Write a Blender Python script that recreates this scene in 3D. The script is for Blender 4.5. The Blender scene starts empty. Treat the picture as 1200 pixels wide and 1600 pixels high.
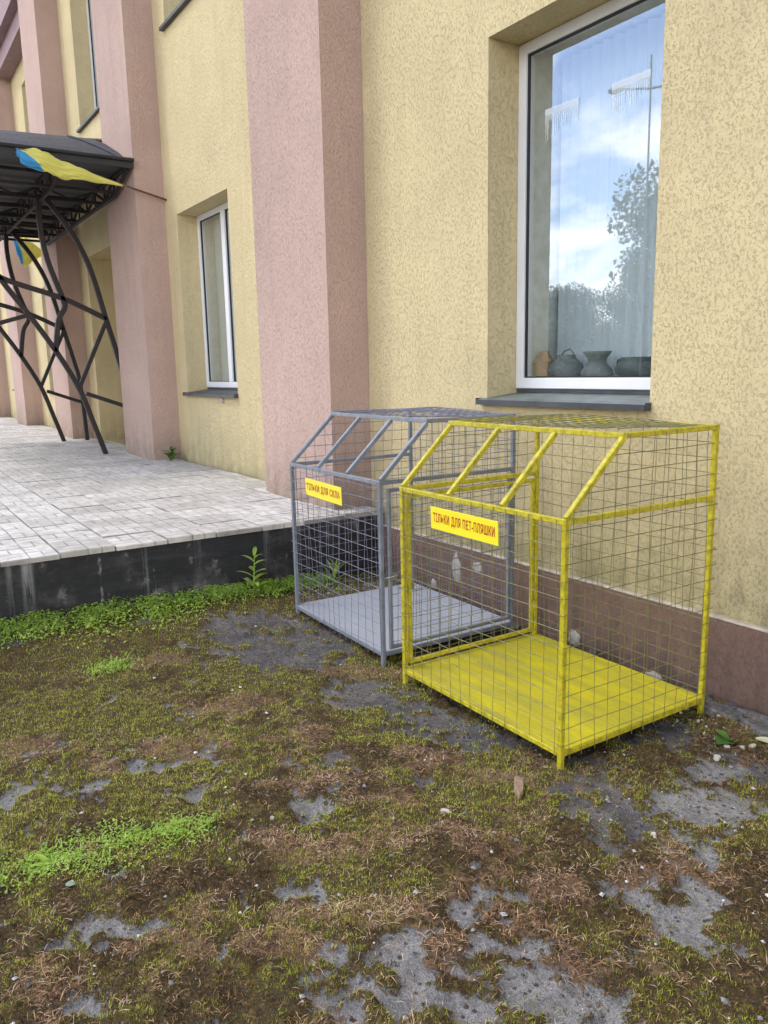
import bpy, math, random
import numpy as np
from mathutils import Vector, Matrix

S = bpy.context.scene
C = S.collection
rad = math.radians
random.seed(7)
RNG = np.random.default_rng(11)

# ------------------------------------------------------------------ camera, sky, sun, exposure
cd = bpy.data.cameras.new('camera')
cam = bpy.data.objects.new('camera', cd)
C.objects.link(cam)
S.camera = cam
YAW, PITCH, ROLL = rad(-56.8597), rad(-10.3144), rad(-1.1915)
_f = Vector((math.sin(YAW) * math.cos(PITCH), math.cos(YAW) * math.cos(PITCH), math.sin(PITCH)))
_r = Vector((math.cos(YAW), -math.sin(YAW), 0))
_u = _r.cross(_f)
_r2 = _r * math.cos(ROLL) + _u * math.sin(ROLL)
_u2 = -_r * math.sin(ROLL) + _u * math.cos(ROLL)
cam.matrix_world = Matrix(((_r2.x, _u2.x, -_f.x, 0), (_r2.y, _u2.y, -_f.y, 0), (_r2.z, _u2.z, -_f.z, 1.6), (0, 0, 0, 1)))
cd.sensor_fit = 'VERTICAL'
cd.sensor_height = 32
cd.lens = 32 * 1230.5 / 1600
cd.clip_start = 0.05
cd.clip_end = 600

S.view_settings.view_transform = 'Standard'
S.view_settings.look = 'None'
S.view_settings.gamma = 1
S.view_settings.exposure = 0.60
S.render.engine = 'CYCLES'
S.cycles.max_bounces = 8
S.cycles.transparent_max_bounces = 12
S.cycles.use_denoising = True

SUN = Vector((-0.42, -0.55, 0.95)).normalized()      # direction towards the sun behind thin cloud
W = bpy.data.worlds.new('World')
S.world = W
W.use_nodes = True
nt = W.node_tree
nt.nodes.clear()


def N(t, typ, **kw):
    n = t.nodes.new(typ)
    for k, v in kw.items():
        setattr(n, k, v)
    return n


def lk(t, a, b):
    t.links.new(a, b)


def ramp(t, fac, stops, interp='LINEAR'):
    r = N(t, 'ShaderNodeValToRGB')
    cr = r.color_ramp
    cr.interpolation = interp
    while len(cr.elements) < len(stops):
        cr.elements.new(0.5)
    for e, (p, c) in zip(cr.elements, stops):
        e.position = p
        e.color = (c[0], c[1], c[2], 1) if hasattr(c, '__len__') else (c, c, c, 1)
    lk(t, fac, r.inputs[0])
    return r.outputs[0]


def math_(t, op, a, b=None, c=None, clamp=False):
    m = N(t, 'ShaderNodeMath', operation=op)
    m.use_clamp = clamp
    for i, v in enumerate((a, b, c)):
        if v is None:
            continue
        if isinstance(v, (int, float)):
            m.inputs[i].default_value = v
        else:
            lk(t, v, m.inputs[i])
    return m.outputs[0]


def mixc(t, fac, a, b, mode='MIX'):
    m = N(t, 'ShaderNodeMix', data_type='RGBA', blend_type=mode)
    for s, v in ((m.inputs[0], fac), (m.inputs[6], a), (m.inputs[7], b)):
        if isinstance(v, (int, float)):
            s.default_value = v
        elif isinstance(v, tuple):
            s.default_value = (v[0], v[1], v[2], 1)
        else:
            lk(t, v, s)
    return m.outputs[2]


def noise(t, vec, scale, detail=4, rough=.55, dist=0.0, out=0):
    n = N(t, 'ShaderNodeTexNoise')
    n.inputs['Scale'].default_value = scale
    n.inputs['Detail'].default_value = detail
    n.inputs['Roughness'].default_value = rough
    n.inputs['Distortion'].default_value = dist
    lk(t, vec, n.inputs['Vector'])
    return n.outputs[out]


sky = N(nt, 'ShaderNodeTexSky', sky_type='NISHITA')
sky.sun_disc = False
sky.sun_elevation = math.asin(SUN.z)
sky.sun_rotation = math.atan2(SUN.x, SUN.y)
sky.air_density = 1.0
sky.dust_density = 1.5
tc = N(nt, 'ShaderNodeTexCoord')
sep = N(nt, 'ShaderNodeSeparateXYZ')
lk(nt, tc.outputs['Generated'], sep.inputs[0])
zz = math_(nt, 'ADD', math_(nt, 'MAXIMUM', sep.outputs[2], 0.0), 0.22)
comb = N(nt, 'ShaderNodeCombineXYZ')
lk(nt, math_(nt, 'DIVIDE', sep.outputs[0], zz), comb.inputs[0])
lk(nt, math_(nt, 'DIVIDE', sep.outputs[1], zz), comb.inputs[1])
comb.inputs[2].default_value = 3.7
cn = noise(nt, comb.outputs[0], 1.15, 8, .56, .35)
cov = math_(nt, 'SUBTRACT', cn, math_(nt, 'MULTIPLY', math_(nt, 'SUBTRACT', sep.outputs[2], .22), .35))
cm = ramp(nt, cov, [(.37, 0), (.53, 1)])
cn2 = noise(nt, comb.outputs[0], 2.6, 6, .6, .2)
ccol = ramp(nt, cn2, [(.32, (12.6, 12.7, 13.2)), (.6, (22.5, 21.6, 20.6))])
skyb = mixc(nt, 1.0, sky.outputs[0], (1.02, 1.18, 1.42), 'MULTIPLY')
skyc = mixc(nt, cm, skyb, ccol)
bg = N(nt, 'ShaderNodeBackground')
bg.inputs[1].default_value = 0.14
lk(nt, skyc, bg.inputs[0])
wo = N(nt, 'ShaderNodeOutputWorld')
lk(nt, bg.outputs[0], wo.inputs[0])

sl = bpy.data.lights.new('sun', 'SUN')
sl.energy = 1.0
sl.angle = rad(18)
sl.color = (1.0, .92, .80)
so = bpy.data.objects.new('sun', sl)
so.rotation_euler = SUN.to_track_quat('Z', 'Y').to_euler()
so.location = SUN * 30
C.objects.link(so)


# ------------------------------------------------------------------ helpers
class MB:
    def __init__(s):
        s.v = []
        s.f = []
        s.m = []
        s.tint = []

    def face(s, pts, mi=0):
        b = len(s.v)
        s.v += [tuple(p) for p in pts]
        s.f.append(tuple(range(b, b + len(pts))))
        s.m.append(mi)

    def box(s, x0, x1, y0, y1, z0, z1, mi=0, rz=None, bev=0.0):
        b = len(s.v)
        if bev > 0:
            # chamfered box: rings
            P = []
            for (z, k) in ((z0, bev), (z0 + bev, 0), (z1 - bev, 0), (z1, bev)):
                P += [(x0 + k, y0 + k, z), (x1 - k, y0 + k, z), (x1 - k, y1 - k, z), (x0 + k, y1 - k, z)]
            F = [(3, 2, 1, 0), (12, 13, 14, 15)]
            for r in range(3):
                for i in range(4):
                    j = (i + 1) % 4
                    F.append((r * 4 + i, r * 4 + j, r * 4 + 4 + j, r * 4 + 4 + i))
        else:
            P = [(x0, y0, z0), (x1, y0, z0), (x1, y1, z0), (x0, y1, z0), (x0, y0, z1), (x1, y0, z1), (x1, y1, z1), (x0, y1, z1)]
            F = [(3, 2, 1, 0), (4, 5, 6, 7), (0, 1, 5, 4), (1, 2, 6, 5), (2, 3, 7, 6), (3, 0, 4, 7)]
        if rz:
            cx, cy, a = rz
            P = [(cx + (x - cx) * math.cos(a) - (y - cy) * math.sin(a), cy + (x - cx) * math.sin(a) + (y - cy) * math.cos(a), z) for x, y, z in P]
        s.v += P
        s.f += [tuple(b + i for i in f) for f in F]
        s.m += [mi] * len(F)

    def tube(s, path, r, n=8, mi=0, cap=True, up=(0, 0, 1), sq=False):
        path = [Vector(p) for p in path]
        rr = r if hasattr(r, '__len__') else [r] * len(path)
        base = len(s.v)
        prev = None
        for i, p in enumerate(path):
            t = (path[min(i + 1, len(path) - 1)] - path[max(i - 1, 0)]).normalized()
            if prev is None:
                u = Vector(up)
                if abs(t.dot(u)) > .95:
                    u = Vector((1, 0, 0))
                a = (u - t * t.dot(u)).normalized()
            else:
                a = (prev - t * t.dot(prev)).normalized()
            prev = a
            b = t.cross(a)
            if sq:
                k = rr[i]
                c = k * .8
                for (ca, cb) in ((k, c), (c, k), (-c, k), (-k, c), (-k, -c), (-c, -k), (c, -k), (k, -c)):
                    s.v.append(tuple(p + a * ca + b * cb))
            else:
                for j in range(n):
                    an = 2 * math.pi * j / n
                    s.v.append(tuple(p + (a * math.cos(an) + b * math.sin(an)) * rr[i]))
        if sq:
            n = 8
        for i in range(len(path) - 1):
            for j in range(n):
                k = (j + 1) % n
                s.f.append((base + i * n + j, base + i * n + k, base + (i + 1) * n + k, base + (i + 1) * n + j))
                s.m.append(mi)
        if cap:
            s.f.append(tuple(base + j for j in reversed(range(n))))
            s.f.append(tuple(base + (len(path) - 1) * n + j for j in range(n)))
            s.m += [mi, mi]

    def bar(s, p, q, w=.0125, mi=0, up=(0, 0, 1)):
        s.tube([p, q], w, mi=mi, up=up, sq=True)

    def lathe(s, prof, c=(0, 0, 0), n=24, mi=0, squash=1.0, wob=0.0):
        b = len(s.v)
        for (r, z) in prof:
            for j in range(n):
                a = 2 * math.pi * j / n
                k = 1 + wob * math.sin(3 * a + z * 20) * .5 + wob * math.sin(7 * a + z * 33) * .3
                s.v.append((c[0] + r * k * math.cos(a), c[1] + r * k * squash * math.sin(a), c[2] + z))
        for i in range(len(prof) - 1):
            for j in range(n):
                k = (j + 1) % n
                s.f.append((b + i * n + j, b + i * n + k, b + (i + 1) * n + k, b + (i + 1) * n + j))
                s.m.append(mi)
        s.f.append(tuple(b + j for j in reversed(range(n))))
        s.f.append(tuple(b + (len(prof) - 1) * n + j for j in range(n)))
        s.m += [mi, mi]


def obj(name, mb, mats, parent=None, smooth=False, loc=None):
    me = bpy.data.meshes.new(name)
    me.from_pydata(mb.v, [], mb.f)
    if not isinstance(mats, (list, tuple)):
        mats = [mats]
    for m in mats:
        me.materials.append(m)
    if len(mats) > 1:
        me.polygons.foreach_set('material_index', mb.m)
    if smooth:
        me.polygons.foreach_set('use_smooth', [True] * len(me.polygons))
    if mb.tint:
        at = me.attributes.new('tint', 'FLOAT', 'POINT')
        at.data.foreach_set('value', mb.tint)
    me.update()
    o = bpy.data.objects.new(name, me)
    C.objects.link(o)
    if parent:
        o.parent = parent
    if loc:
        o.location = loc
    return o


def tag(o, label=None, cat=None, group=None, kind=None):
    if label:
        o['label'] = label
    if cat:
        o['category'] = cat
    if group:
        o['group'] = group
    if kind:
        o['kind'] = kind
    return o


def empty(name, loc, label, cat, group=None, rz=0):
    o = bpy.data.objects.new(name, None)
    o.empty_display_size = .2
    C.objects.link(o)
    o.location = loc
    o.rotation_euler = (0, 0, rz)
    return tag(o, label, cat, group)


def npmesh(name, V, F, mats, tint=None, parent=None, smooth=False, k=None):
    """V (n,3), F (m,k) numpy -> object"""
    me = bpy.data.meshes.new(name)
    V = np.ascontiguousarray(V, dtype=np.float32)
    F = np.ascontiguousarray(F, dtype=np.int32)
    m, kk = F.shape
    me.vertices.add(len(V))
    me.vertices.foreach_set('co', V.ravel())
    me.loops.add(m * kk)
    me.loops.foreach_set('vertex_index', F.ravel())
    me.polygons.add(m)
    me.polygons.foreach_set('loop_start', np.arange(0, m * kk, kk, dtype=np.int32))
    me.polygons.foreach_set('loop_total', np.full(m, kk, dtype=np.int32))
    me.update(calc_edges=True)
    me.validate()
    if smooth:
        me.polygons.foreach_set('use_smooth', np.ones(m, dtype=bool))
    for mm in (mats if isinstance(mats, (list, tuple)) else [mats]):
        me.materials.append(mm)
    if tint is not None:
        at = me.attributes.new('tint', 'FLOAT', 'POINT')
        at.data.foreach_set('value', np.asarray(tint, dtype=np.float32))
    o = bpy.data.objects.new(name, me)
    C.objects.link(o)
    if parent:
        o.parent = parent
    return o


# numpy value noise
_T = np.random.default_rng(5).random((256, 256))


def vn(x, y, s=0):
    x = np.asarray(x, float) + s * 17.3
    y = np.asarray(y, float) + s * 9.7
    ix = np.floor(x).astype(int)
    iy = np.floor(y).astype(int)
    fx = x - ix
    fy = y - iy
    fx = fx * fx * (3 - 2 * fx)
    fy = fy * fy * (3 - 2 * fy)
    g = lambda a, b: _T[a & 255, b & 255]
    return (g(ix, iy) * (1 - fx) + g(ix + 1, iy) * fx) * (1 - fy) + (g(ix, iy + 1) * (1 - fx) + g(ix + 1, iy + 1) * fx) * fy


def fbm(x, y, sc, s=0, o=4):
    r = 0
    a = .5
    t = 0
    for i in range(o):
        r = r + a * vn(x * sc, y * sc, s + i * 3)
        t += a
        a *= .55
        sc *= 2.03
    return r / t


def sst(a, b, x):
    t = np.clip((x - a) / (b - a), 0, 1)
    return t * t * (3 - 2 * t)


# ------------------------------------------------------------------ materials
def mat(name):
    m = bpy.data.materials.new(name)
    m.use_nodes = True
    t = m.node_tree
    t.nodes.clear()
    o = N(t, 'ShaderNodeOutputMaterial')
    b = N(t, 'ShaderNodeBsdfPrincipled')
    lk(t, b.outputs[0], o.inputs[0])
    b.inputs['Roughness'].default_value = .8
    tcn = N(t, 'ShaderNodeTexCoord')
    return m, t, b, tcn.outputs['Object'], o


def bump(t, b, h, strength=.5, dist=.01):
    n = N(t, 'ShaderNodeBump')
    n.inputs['Strength'].default_value = strength
    n.inputs['Distance'].default_value = dist
    lk(t, h, n.inputs['Height'])
    lk(t, n.outputs[0], b.inputs['Normal'])


def setc(t, b, c):
    if isinstance(c, tuple):
        b.inputs['Base Color'].default_value = (c[0], c[1], c[2], 1)
    else:
        lk(t, c, b.inputs['Base Color'])


def m_simple(name, c, rough=.6, metal=0.0, var=.15, sc=12, bmp=0.0, spec=None):
    m, t, b, v, o = mat(name)
    n = noise(t, v, sc, 5, .6)
    d = tuple(x * (1 - var) for x in c)
    e = tuple(min(1, x * (1 + var)) for x in c)
    setc(t, b, ramp(t, n, [(.3, d), (.7, e)]))
    b.inputs['Roughness'].default_value = rough
    b.inputs['Metallic'].default_value = metal
    if spec is not None:
        b.inputs['Specular IOR Level'].default_value = spec
    if bmp:
        bump(t, b, noise(t, v, sc * 4, 4, .6), .6, bmp)
    return m


def m_stucco(name, c, dirtc, base_z=.5, dirt_h=.75, groove=.35, bdist=.006, dpow=2.0):
    m, t, b, v, o = mat(name)
    mp = N(t, 'ShaderNodeMapping')
    mp.inputs['Scale'].default_value = (1, 1, .75)
    lk(t, v, mp.inputs[0])
    V = mp.outputs[0]
    # bark-beetle worm marks: thin level lines of a noise, broken up by another
    n1 = noise(t, V, 110, 3, .6, .5)
    ridge = math_(t, 'ABSOLUTE', math_(t, 'SUBTRACT', n1, .5))
    worm = ramp(t, ridge, [(0.0, 1), (.025, .7), (.07, 0)])
    n2 = noise(t, V, 62, 4, .65)
    keep = ramp(t, n2, [(.46, 0), (.58, 1)])
    wm = math_(t, 'MULTIPLY', worm, keep)
    big = noise(t, v, .8, 7, .68)
    mid = noise(t, v, 7, 5, .65)
    c0 = mixc(t, ramp(t, big, [(.3, 0), (.75, 1)]), tuple(x * 1.06 for x in c), tuple(x * .80 for x in c))
    c0 = mixc(t, math_(t, 'MULTIPLY', mid, .25), c0, tuple(x * .7 for x in c))
    c0 = mixc(t, math_(t, 'MULTIPLY', wm, groove), c0, tuple(x * .38 for x in c))
    # rain streaks and grime rising from the base
    sp = N(t, 'ShaderNodeSeparateXYZ')
    lk(t, v, sp.inputs[0])
    mp2 = N(t, 'ShaderNodeMapping')
    mp2.inputs['Scale'].default_value = (9, 9, .5)
    lk(t, v, mp2.inputs[0])
    st = noise(t, mp2.outputs[0], 1.0, 5, .6)
    h = math_(t, 'DIVIDE', math_(t, 'SUBTRACT', sp.outputs[2], base_z), dirt_h)
    g = math_(t, 'SUBTRACT', 1.0, h, clamp=True)
    g = math_(t, 'MULTIPLY', math_(t, 'POWER', g, dpow), ramp(t, math_(t, 'ADD', math_(t, 'MULTIPLY', mid, .5), math_(t, 'MULTIPLY', st, .5)), [(.32, .15), (.62, 1)]), clamp=True)
    c0 = mixc(t, math_(t, 'MULTIPLY', g, .85), c0, dirtc)
    c0 = mixc(t, math_(t, 'MULTIPLY', ramp(t, st, [(.5, 0), (.8, 1)]), .3), c0, tuple(x * .6 for x in c))
    setc(t, b, c0)
    b.inputs['Roughness'].default_value = .92
    b.inputs['Specular IOR Level'].default_value = .2
    fine = noise(t, v, 150, 4, .65)
    hh = math_(t, 'ADD', math_(t, 'MULTIPLY', wm, -1.0), math_(t, 'ADD', math_(t, 'MULTIPLY', fine, 1.3), math_(t, 'MULTIPLY', n1, .5)))
    bump(t, b, hh, .8, bdist * .62)
    return m


M = {}
M['yellow_wall'] = m_stucco('yellow_stucco', (.73, .605, .345), (.22, .20, .11), groove=.24)
M['pink_wall'] = m_stucco('pink_stucco', (.58, .415, .345), (.13, .12, .07), groove=.13)
M['plinth'] = m_stucco('plinth_paint', (.25, .155, .125), (.055, .048, .035), base_z=-.1, dirt_h=.62, groove=.05, bdist=.004, dpow=.8)
M['pvc'] = m_simple('white_plastic', (.78, .79, .80), .35, var=.04, sc=3)
M['white_plaster'] = m_simple('white_plaster', (.62, .62, .58), .9, var=.06)
M['gasket'] = m_simple('rubber_gasket', (.02, .02, .022), .6)
M['sill'] = m_simple('painted_sill', (.12, .14, .125), .45, var=.35, sc=9)
M['sill_dark'] = m_simple('dark_sill', (.055, .058, .062), .5, var=.3, sc=9)
M['interior'] = m_simple('interior_plaster', (.74, .75, .73), .9)
M['dark_metal'] = m_simple('dark_brown_metal', (.022, .016, .015), .65, var=.35, sc=14, bmp=.001)
M['black_sheet'] = m_simple('black_sheet', (.018, .018, .021), .55, var=.3, sc=5)
M['ceiling'] = m_simple('dark_ceiling_sheet', (.05, .052, .056), .6, var=.2, sc=4)
M['rust'] = m_simple('rusty_pole', (.17, .075, .05), .75, var=.4, sc=40)
M['foam'] = m_simple('pale_foam', (.40, .37, .32), .9, var=.2, sc=40, bmp=.004)
M['door'] = m_simple('brown_door', (.09, .05, .035), .5)
M['stone'] = m_simple('rubble_stone', (.13, .12, .108), .95, var=.6, sc=45, bmp=.01)
M['shell'] = m_simple('pale_fragment', (.50, .46, .38), .8, var=.2, sc=60)
M['bark'] = m_simple('bark', (.09, .065, .045), .9, var=.4, sc=20, bmp=.01)
M['lamp_metal'] = m_simple('grey_lamp_metal', (.2, .21, .22), .5)
M['wood'] = m_simple('weathered_wood', (.30, .20, .13), .9, var=.35, sc=60, bmp=.003)


def m_roof():
    m, t, b, v, o = mat('roof_shingle')
    br = N(t, 'ShaderNodeTexBrick')
    br.inputs['Scale'].default_value = 1
    br.inputs['Brick Width'].default_value = .22
    br.inputs['Row Height'].default_value = .12
    br.inputs['Mortar Size'].default_value = .012
    br.inputs['Color1'].default_value = (.026, .026, .03, 1)
    br.inputs['Color2'].default_value = (.045, .045, .05, 1)
    br.inputs['Mortar'].default_value = (.012, .012, .012, 1)
    mp = N(t, 'ShaderNodeMapping')
    mp.inputs['Rotation'].default_value = (0, 0, rad(90))
    lk(t, v, mp.inputs[0])
    lk(t, mp.outputs[0], br.inputs['Vector'])
    n = noise(t, v, 30, 5, .6)
    setc(t, b, mixc(t, math_(t, 'MULTIPLY', n, .5), br.outputs[0], (.09, .09, .095)))
    bump(t, b, math_(t, 'ADD', math_(t, 'MULTIPLY', br.outputs[1], -1.0), math_(t, 'MULTIPLY', n, .4)), .8, .012)
    b.inputs['Roughness'].default_value = .75
    return m


M['roof'] = m_roof()


def m_glass():
    m, t, b, v, o = mat('window_glass')
    t.nodes.remove(b)
    g = N(t, 'ShaderNodeBsdfGlossy')
    g.inputs['Roughness'].default_value = .012
    g.inputs['Color'].default_value = (.93, .96, 1, 1)
    n = N(t, 'ShaderNodeBump')
    n.inputs['Strength'].default_value = .02
    n.inputs['Distance'].default_value = .01
    lk(t, noise(t, v, 1.3, 2, .5), n.inputs['Height'])
    lk(t, n.outputs[0], g.inputs['Normal'])
    tr = N(t, 'ShaderNodeBsdfTransparent')
    tr.inputs['Color'].default_value = (.86, .92, .92, 1)
    fr = N(t, 'ShaderNodeFresnel')
    fr.inputs['IOR'].default_value = 1.52
    fac = math_(t, 'MINIMUM', math_(t, 'MULTIPLY', fr.outputs[0], 5.4), .5)
    mx = N(t, 'ShaderNodeMixShader')
    lk(t, fac, mx.inputs[0])
    lk(t, tr.outputs[0], mx.inputs[1])
    lk(t, g.outputs[0], mx.inputs[2])
    lk(t, mx.outputs[0], o.inputs[0])
    return m


M['glass'] = m_glass()


def m_sheer(name, c, op):
    m, t, b, v, o = mat(name)
    setc(t, b, c)
    b.inputs['Roughness'].default_value = .9
    tr = N(t, 'ShaderNodeBsdfTransparent')
    mx = N(t, 'ShaderNodeMixShader')
    mx.inputs[0].default_value = op
    lk(t, tr.outputs[0], mx.inputs[1])
    lk(t, b.outputs[0], mx.inputs[2])
    lk(t, mx.outputs[0], o.inputs[0])
    return m


M['sheer'] = m_sheer('sheer_curtain', (.86, .89, .92), .93)
M['blind'] = m_sheer('grey_curtain', (.74, .77, .74), .97)
M['frost'] = m_sheer('white_icicle_film', (.9, .95, 1.0), .3)


def m_tile():
    m, t, b, v, o = mat('concrete_paving_tile')
    sp = N(t, 'ShaderNodeSeparateXYZ')
    lk(t, v, sp.inputs[0])
    T = .33
    u = math_(t, 'DIVIDE', math_(t, 'ADD', sp.outputs[0], 4.93 + 33), T)
    w = math_(t, 'DIVIDE', math_(t, 'ADD', sp.outputs[1], 33 + .1), T)
    u2 = math_(t, 'MULTIPLY', u, 2.0)
    w2 = math_(t, 'MULTIPLY', w, 2.0)
    par = math_(t, 'MODULO', math_(t, 'ADD', math_(t, 'FLOOR', u2), math_(t, 'FLOOR', w2)), 2.0)

    def groove(x, k, wd):
        f = math_(t, 'FRACT', math_(t, 'MULTIPLY', x, k))
        d = math_(t, 'ABSOLUTE', math_(t, 'SUBTRACT', f, .5))
        return math_(t, 'GREATER_THAN', d, .5 - wd)
    gu = math_(t, 'MAXIMUM', groove(u2, 2.0, .07), groove(w2, 1.0, .035))
    gw = math_(t, 'MAXIMUM', groove(w2, 2.0, .07), groove(u2, 1.0, .035))
    g = math_(t, 'ADD', math_(t, 'MULTIPLY', gu, par), math_(t, 'MULTIPLY', gw, math_(t, 'SUBTRACT', 1.0, par)))
    at = N(t, 'ShaderNodeAttribute', attribute_name='tint')
    n = noise(t, v, 9, 6, .68)
    n2 = noise(t, v, 1.3, 5, .6)
    c0 = ramp(t, at.outputs['Fac'], [(0, (.54, .505, .445)), (.5, (.65, .612, .548)), (1, (.74, .70, .635))])
    c0 = mixc(t, ramp(t, n, [(.42, 0), (.72, .7)]), c0, (.24, .225, .195))
    c0 = mixc(t, ramp(t, n2, [(.45, 0), (.72, .5)]), c0, (.36, .32, .265))
    worn = ramp(t, noise(t, v, 5, 4, .6), [(.34, .2), (.62, .72)])
    c0 = mixc(t, math_(t, 'MULTIPLY', g, worn), c0, (.13, .12, .10))
    setc(t, b, c0)
    b.inputs['Roughness'].default_value = .85
    bump(t, b, math_(t, 'ADD', math_(t, 'MULTIPLY', g, -.8), n), .6, .005)
    return m


M['tile'] = m_tile()
M['mortar'] = m_simple('tile_bed', (.10, .095, .08), .95, var=.4, sc=20)


def m_riser():
    m, t, b, v, o = mat('black_bitumen_coat')
    n = noise(t, v, 3.2, 7, .62)
    n2 = noise(t, v, 11, 6, .7)
    mp = N(t, 'ShaderNodeMapping')
    mp.inputs['Scale'].default_value = (1, 14, .8)
    lk(t, v, mp.inputs[0])
    st = noise(t, mp.outputs[0], 1.0, 5, .6)
    mp3 = N(t, 'ShaderNodeMapping')
    mp3.inputs['Scale'].default_value = (1, 1, 9)
    lk(t, v, mp3.inputs[0])
    hb = noise(t, mp3.outputs[0], 2.0, 5, .6)
    c0 = mixc(t, ramp(t, n2, [(.35, 0), (.8, .8)]), (.0095, .0098, .012), (.03, .03, .033))
    c0 = mixc(t, ramp(t, math_(t, 'ADD', math_(t, 'MULTIPLY', n, .5), math_(t, 'MULTIPLY', n2, .5)), [(.56, 0), (.61, .8)]), c0, (.17, .16, .155))
    c0 = mixc(t, ramp(t, hb, [(.52, 0), (.75, .5)]), c0, (.045, .046, .05))
    c0 = mixc(t, ramp(t, n, [(.53, 0), (.66, .6)]), c0, (.10, .092, .088))
    c0 = mixc(t, ramp(t, math_(t, 'MULTIPLY', st, ramp(t, n2, [(.3, .8), (.7, 1.2)])), [(.66, 0), (.74, .7)]), c0, (.26, .25, .24))
    # a few lime runs at fixed places along the wall
    sp = N(t, 'ShaderNodeSeparateXYZ')
    lk(t, v, sp.inputs[0])
    for (yy, wd, a) in ((1.40, .02, .75), (.70, .045, .9), (.60, .02, .5), (1.75, .03, .25), (2.25, .025, .4), (3.0, .02, .2)):
        d = math_(t, 'ABSOLUTE', math_(t, 'ADD', math_(t, 'SUBTRACT', sp.outputs[1], yy), math_(t, 'MULTIPLY', math_(t, 'SUBTRACT', st, .5), .03)))
        k = math_(t, 'SUBTRACT', 1.0, math_(t, 'DIVIDE', d, wd), clamp=True)
        fade = ramp(t, sp.outputs[2], [(.12, .2), (.5, 1)])
        k = math_(t, 'MULTIPLY', math_(t, 'MULTIPLY', k, fade), ramp(t, noise(t, mp.outputs[0], 3.0, 5, .7), [(.42, 0), (.6, a)]))
        c0 = mixc(t, k, c0, (.42, .42, .42))
    setc(t, b, c0)
    b.inputs['Roughness'].default_value = .62
    bump(t, b, math_(t, 'ADD', n2, hb), .6, .012)
    return m


M['riser'] = m_riser()


def m_cage_paint(name, c, under, amt, rough=.42, stretch=(1, 1, 1), sc=10):
    m, t, b, v, o = mat(name)
    mp = N(t, 'ShaderNodeMapping')
    mp.inputs['Scale'].default_value = stretch
    lk(t, v, mp.inputs[0])
    n = noise(t, mp.outputs[0], sc, 6, .62)
    n2 = noise(t, v, 60, 4, .6)
    k = ramp(t, math_(t, 'ADD', math_(t, 'MULTIPLY', n, .8), math_(t, 'MULTIPLY', n2, .2)), [(.5 - amt * .2, 0), (.72 - amt * .15, amt)])
    c0 = mixc(t, noise(t, v, 3, 3, .5), tuple(x * .9 for x in c), tuple(min(1, x * 1.08) for x in c))
    setc(t, b, mixc(t, k, c0, under))
    b.inputs['Roughness'].default_value = rough
    bump(t, b, n, .3, .002)
    return m


M['y_tube'] = m_cage_paint('yellow_tube_paint', (.60, .50, .02), (.15, .15, .02), .62, .4, (1, 1, 1), 30)
M['y_wire'] = m_cage_paint('yellow_wire_paint', (.25, .22, .045), (.11, .11, .06), .9, .5, (1, 1, 1), 22)
M['y_floor'] = m_cage_paint('yellow_sheet_paint', (.68, .58, .008), (.34, .31, .05), .75, .38, (.9, 6, 1), 2.6)
M['g_tube'] = m_cage_paint('grey_tube_paint', (.25, .272, .31), (.15, .162, .185), .8, .4, (1, 1, 1), 16)
M['g_wire'] = m_cage_paint('grey_wire_paint', (.22, .23, .32), (.13, .12, .14), .9, .5, (1, 1, 1), 22)
M['g_floor'] = m_cage_paint('grey_sheet_paint', (.42, .445, .49), (.36, .38, .42), .6, .35, (.9, 4, 1), 2.6)
M['sign'] = m_simple('yellow_sign_plastic', (.88, .76, .03), .35, var=.04, sc=3)
M['sign_edge'] = m_simple('white_sign_edge', (.8, .8, .8), .5)
M['red_print'] = m_simple('red_print', (.50, .02, .012), .45, var=.1)
M['clasp'] = m_simple('galvanised_wire', (.35, .36, .38), .35, .8)


def m_cloth(name, c):
    m, t, b, v, o = mat(name)
    setc(t, b, mixc(t, noise(t, v, 9, 4, .6), tuple(x * .85 for x in c), c))
    b.inputs['Roughness'].default_value = .6
    b.inputs['Sheen Weight'].default_value = .3
    tl = N(t, 'ShaderNodeBsdfTranslucent')
    tl.inputs[0].default_value = (*c, 1)
    mx = N(t, 'ShaderNodeMixShader')
    mx.inputs[0].default_value = .3
    lk(t, b.outputs[0], mx.inputs[1])
    lk(t, tl.outputs[0], mx.inputs[2])
    lk(t, mx.outputs[0], o.inputs[0])
    bump(t, b, noise(t, v, 18, 4, .6), .4, .02)
    return m


M['flag_yellow'] = m_cloth('yellow_flag_cloth', (.90, .86, .20))
M['flag_blue'] = m_cloth('blue_flag_cloth', (.06, .42, .85))


def m_tint(name, stops, rough=.75, trans=.25):
    m, t, b, v, o = mat(name)
    at = N(t, 'ShaderNodeAttribute', attribute_name='tint')
    c = ramp(t, at.outputs['Fac'], stops)
    setc(t, b, c)
    b.inputs['Roughness'].default_value = rough
    b.inputs['Specular IOR Level'].default_value = .25
    tl = N(t, 'ShaderNodeBsdfTranslucent')
    lk(t, c, tl.inputs[0])
    mx = N(t, 'ShaderNodeMixShader')
    mx.inputs[0].default_value = trans
    lk(t, b.outputs[0], mx.inputs[1])
    lk(t, tl.outputs[0], mx.inputs[2])
    lk(t, mx.outputs[0], o.inputs[0])
    return m


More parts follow.
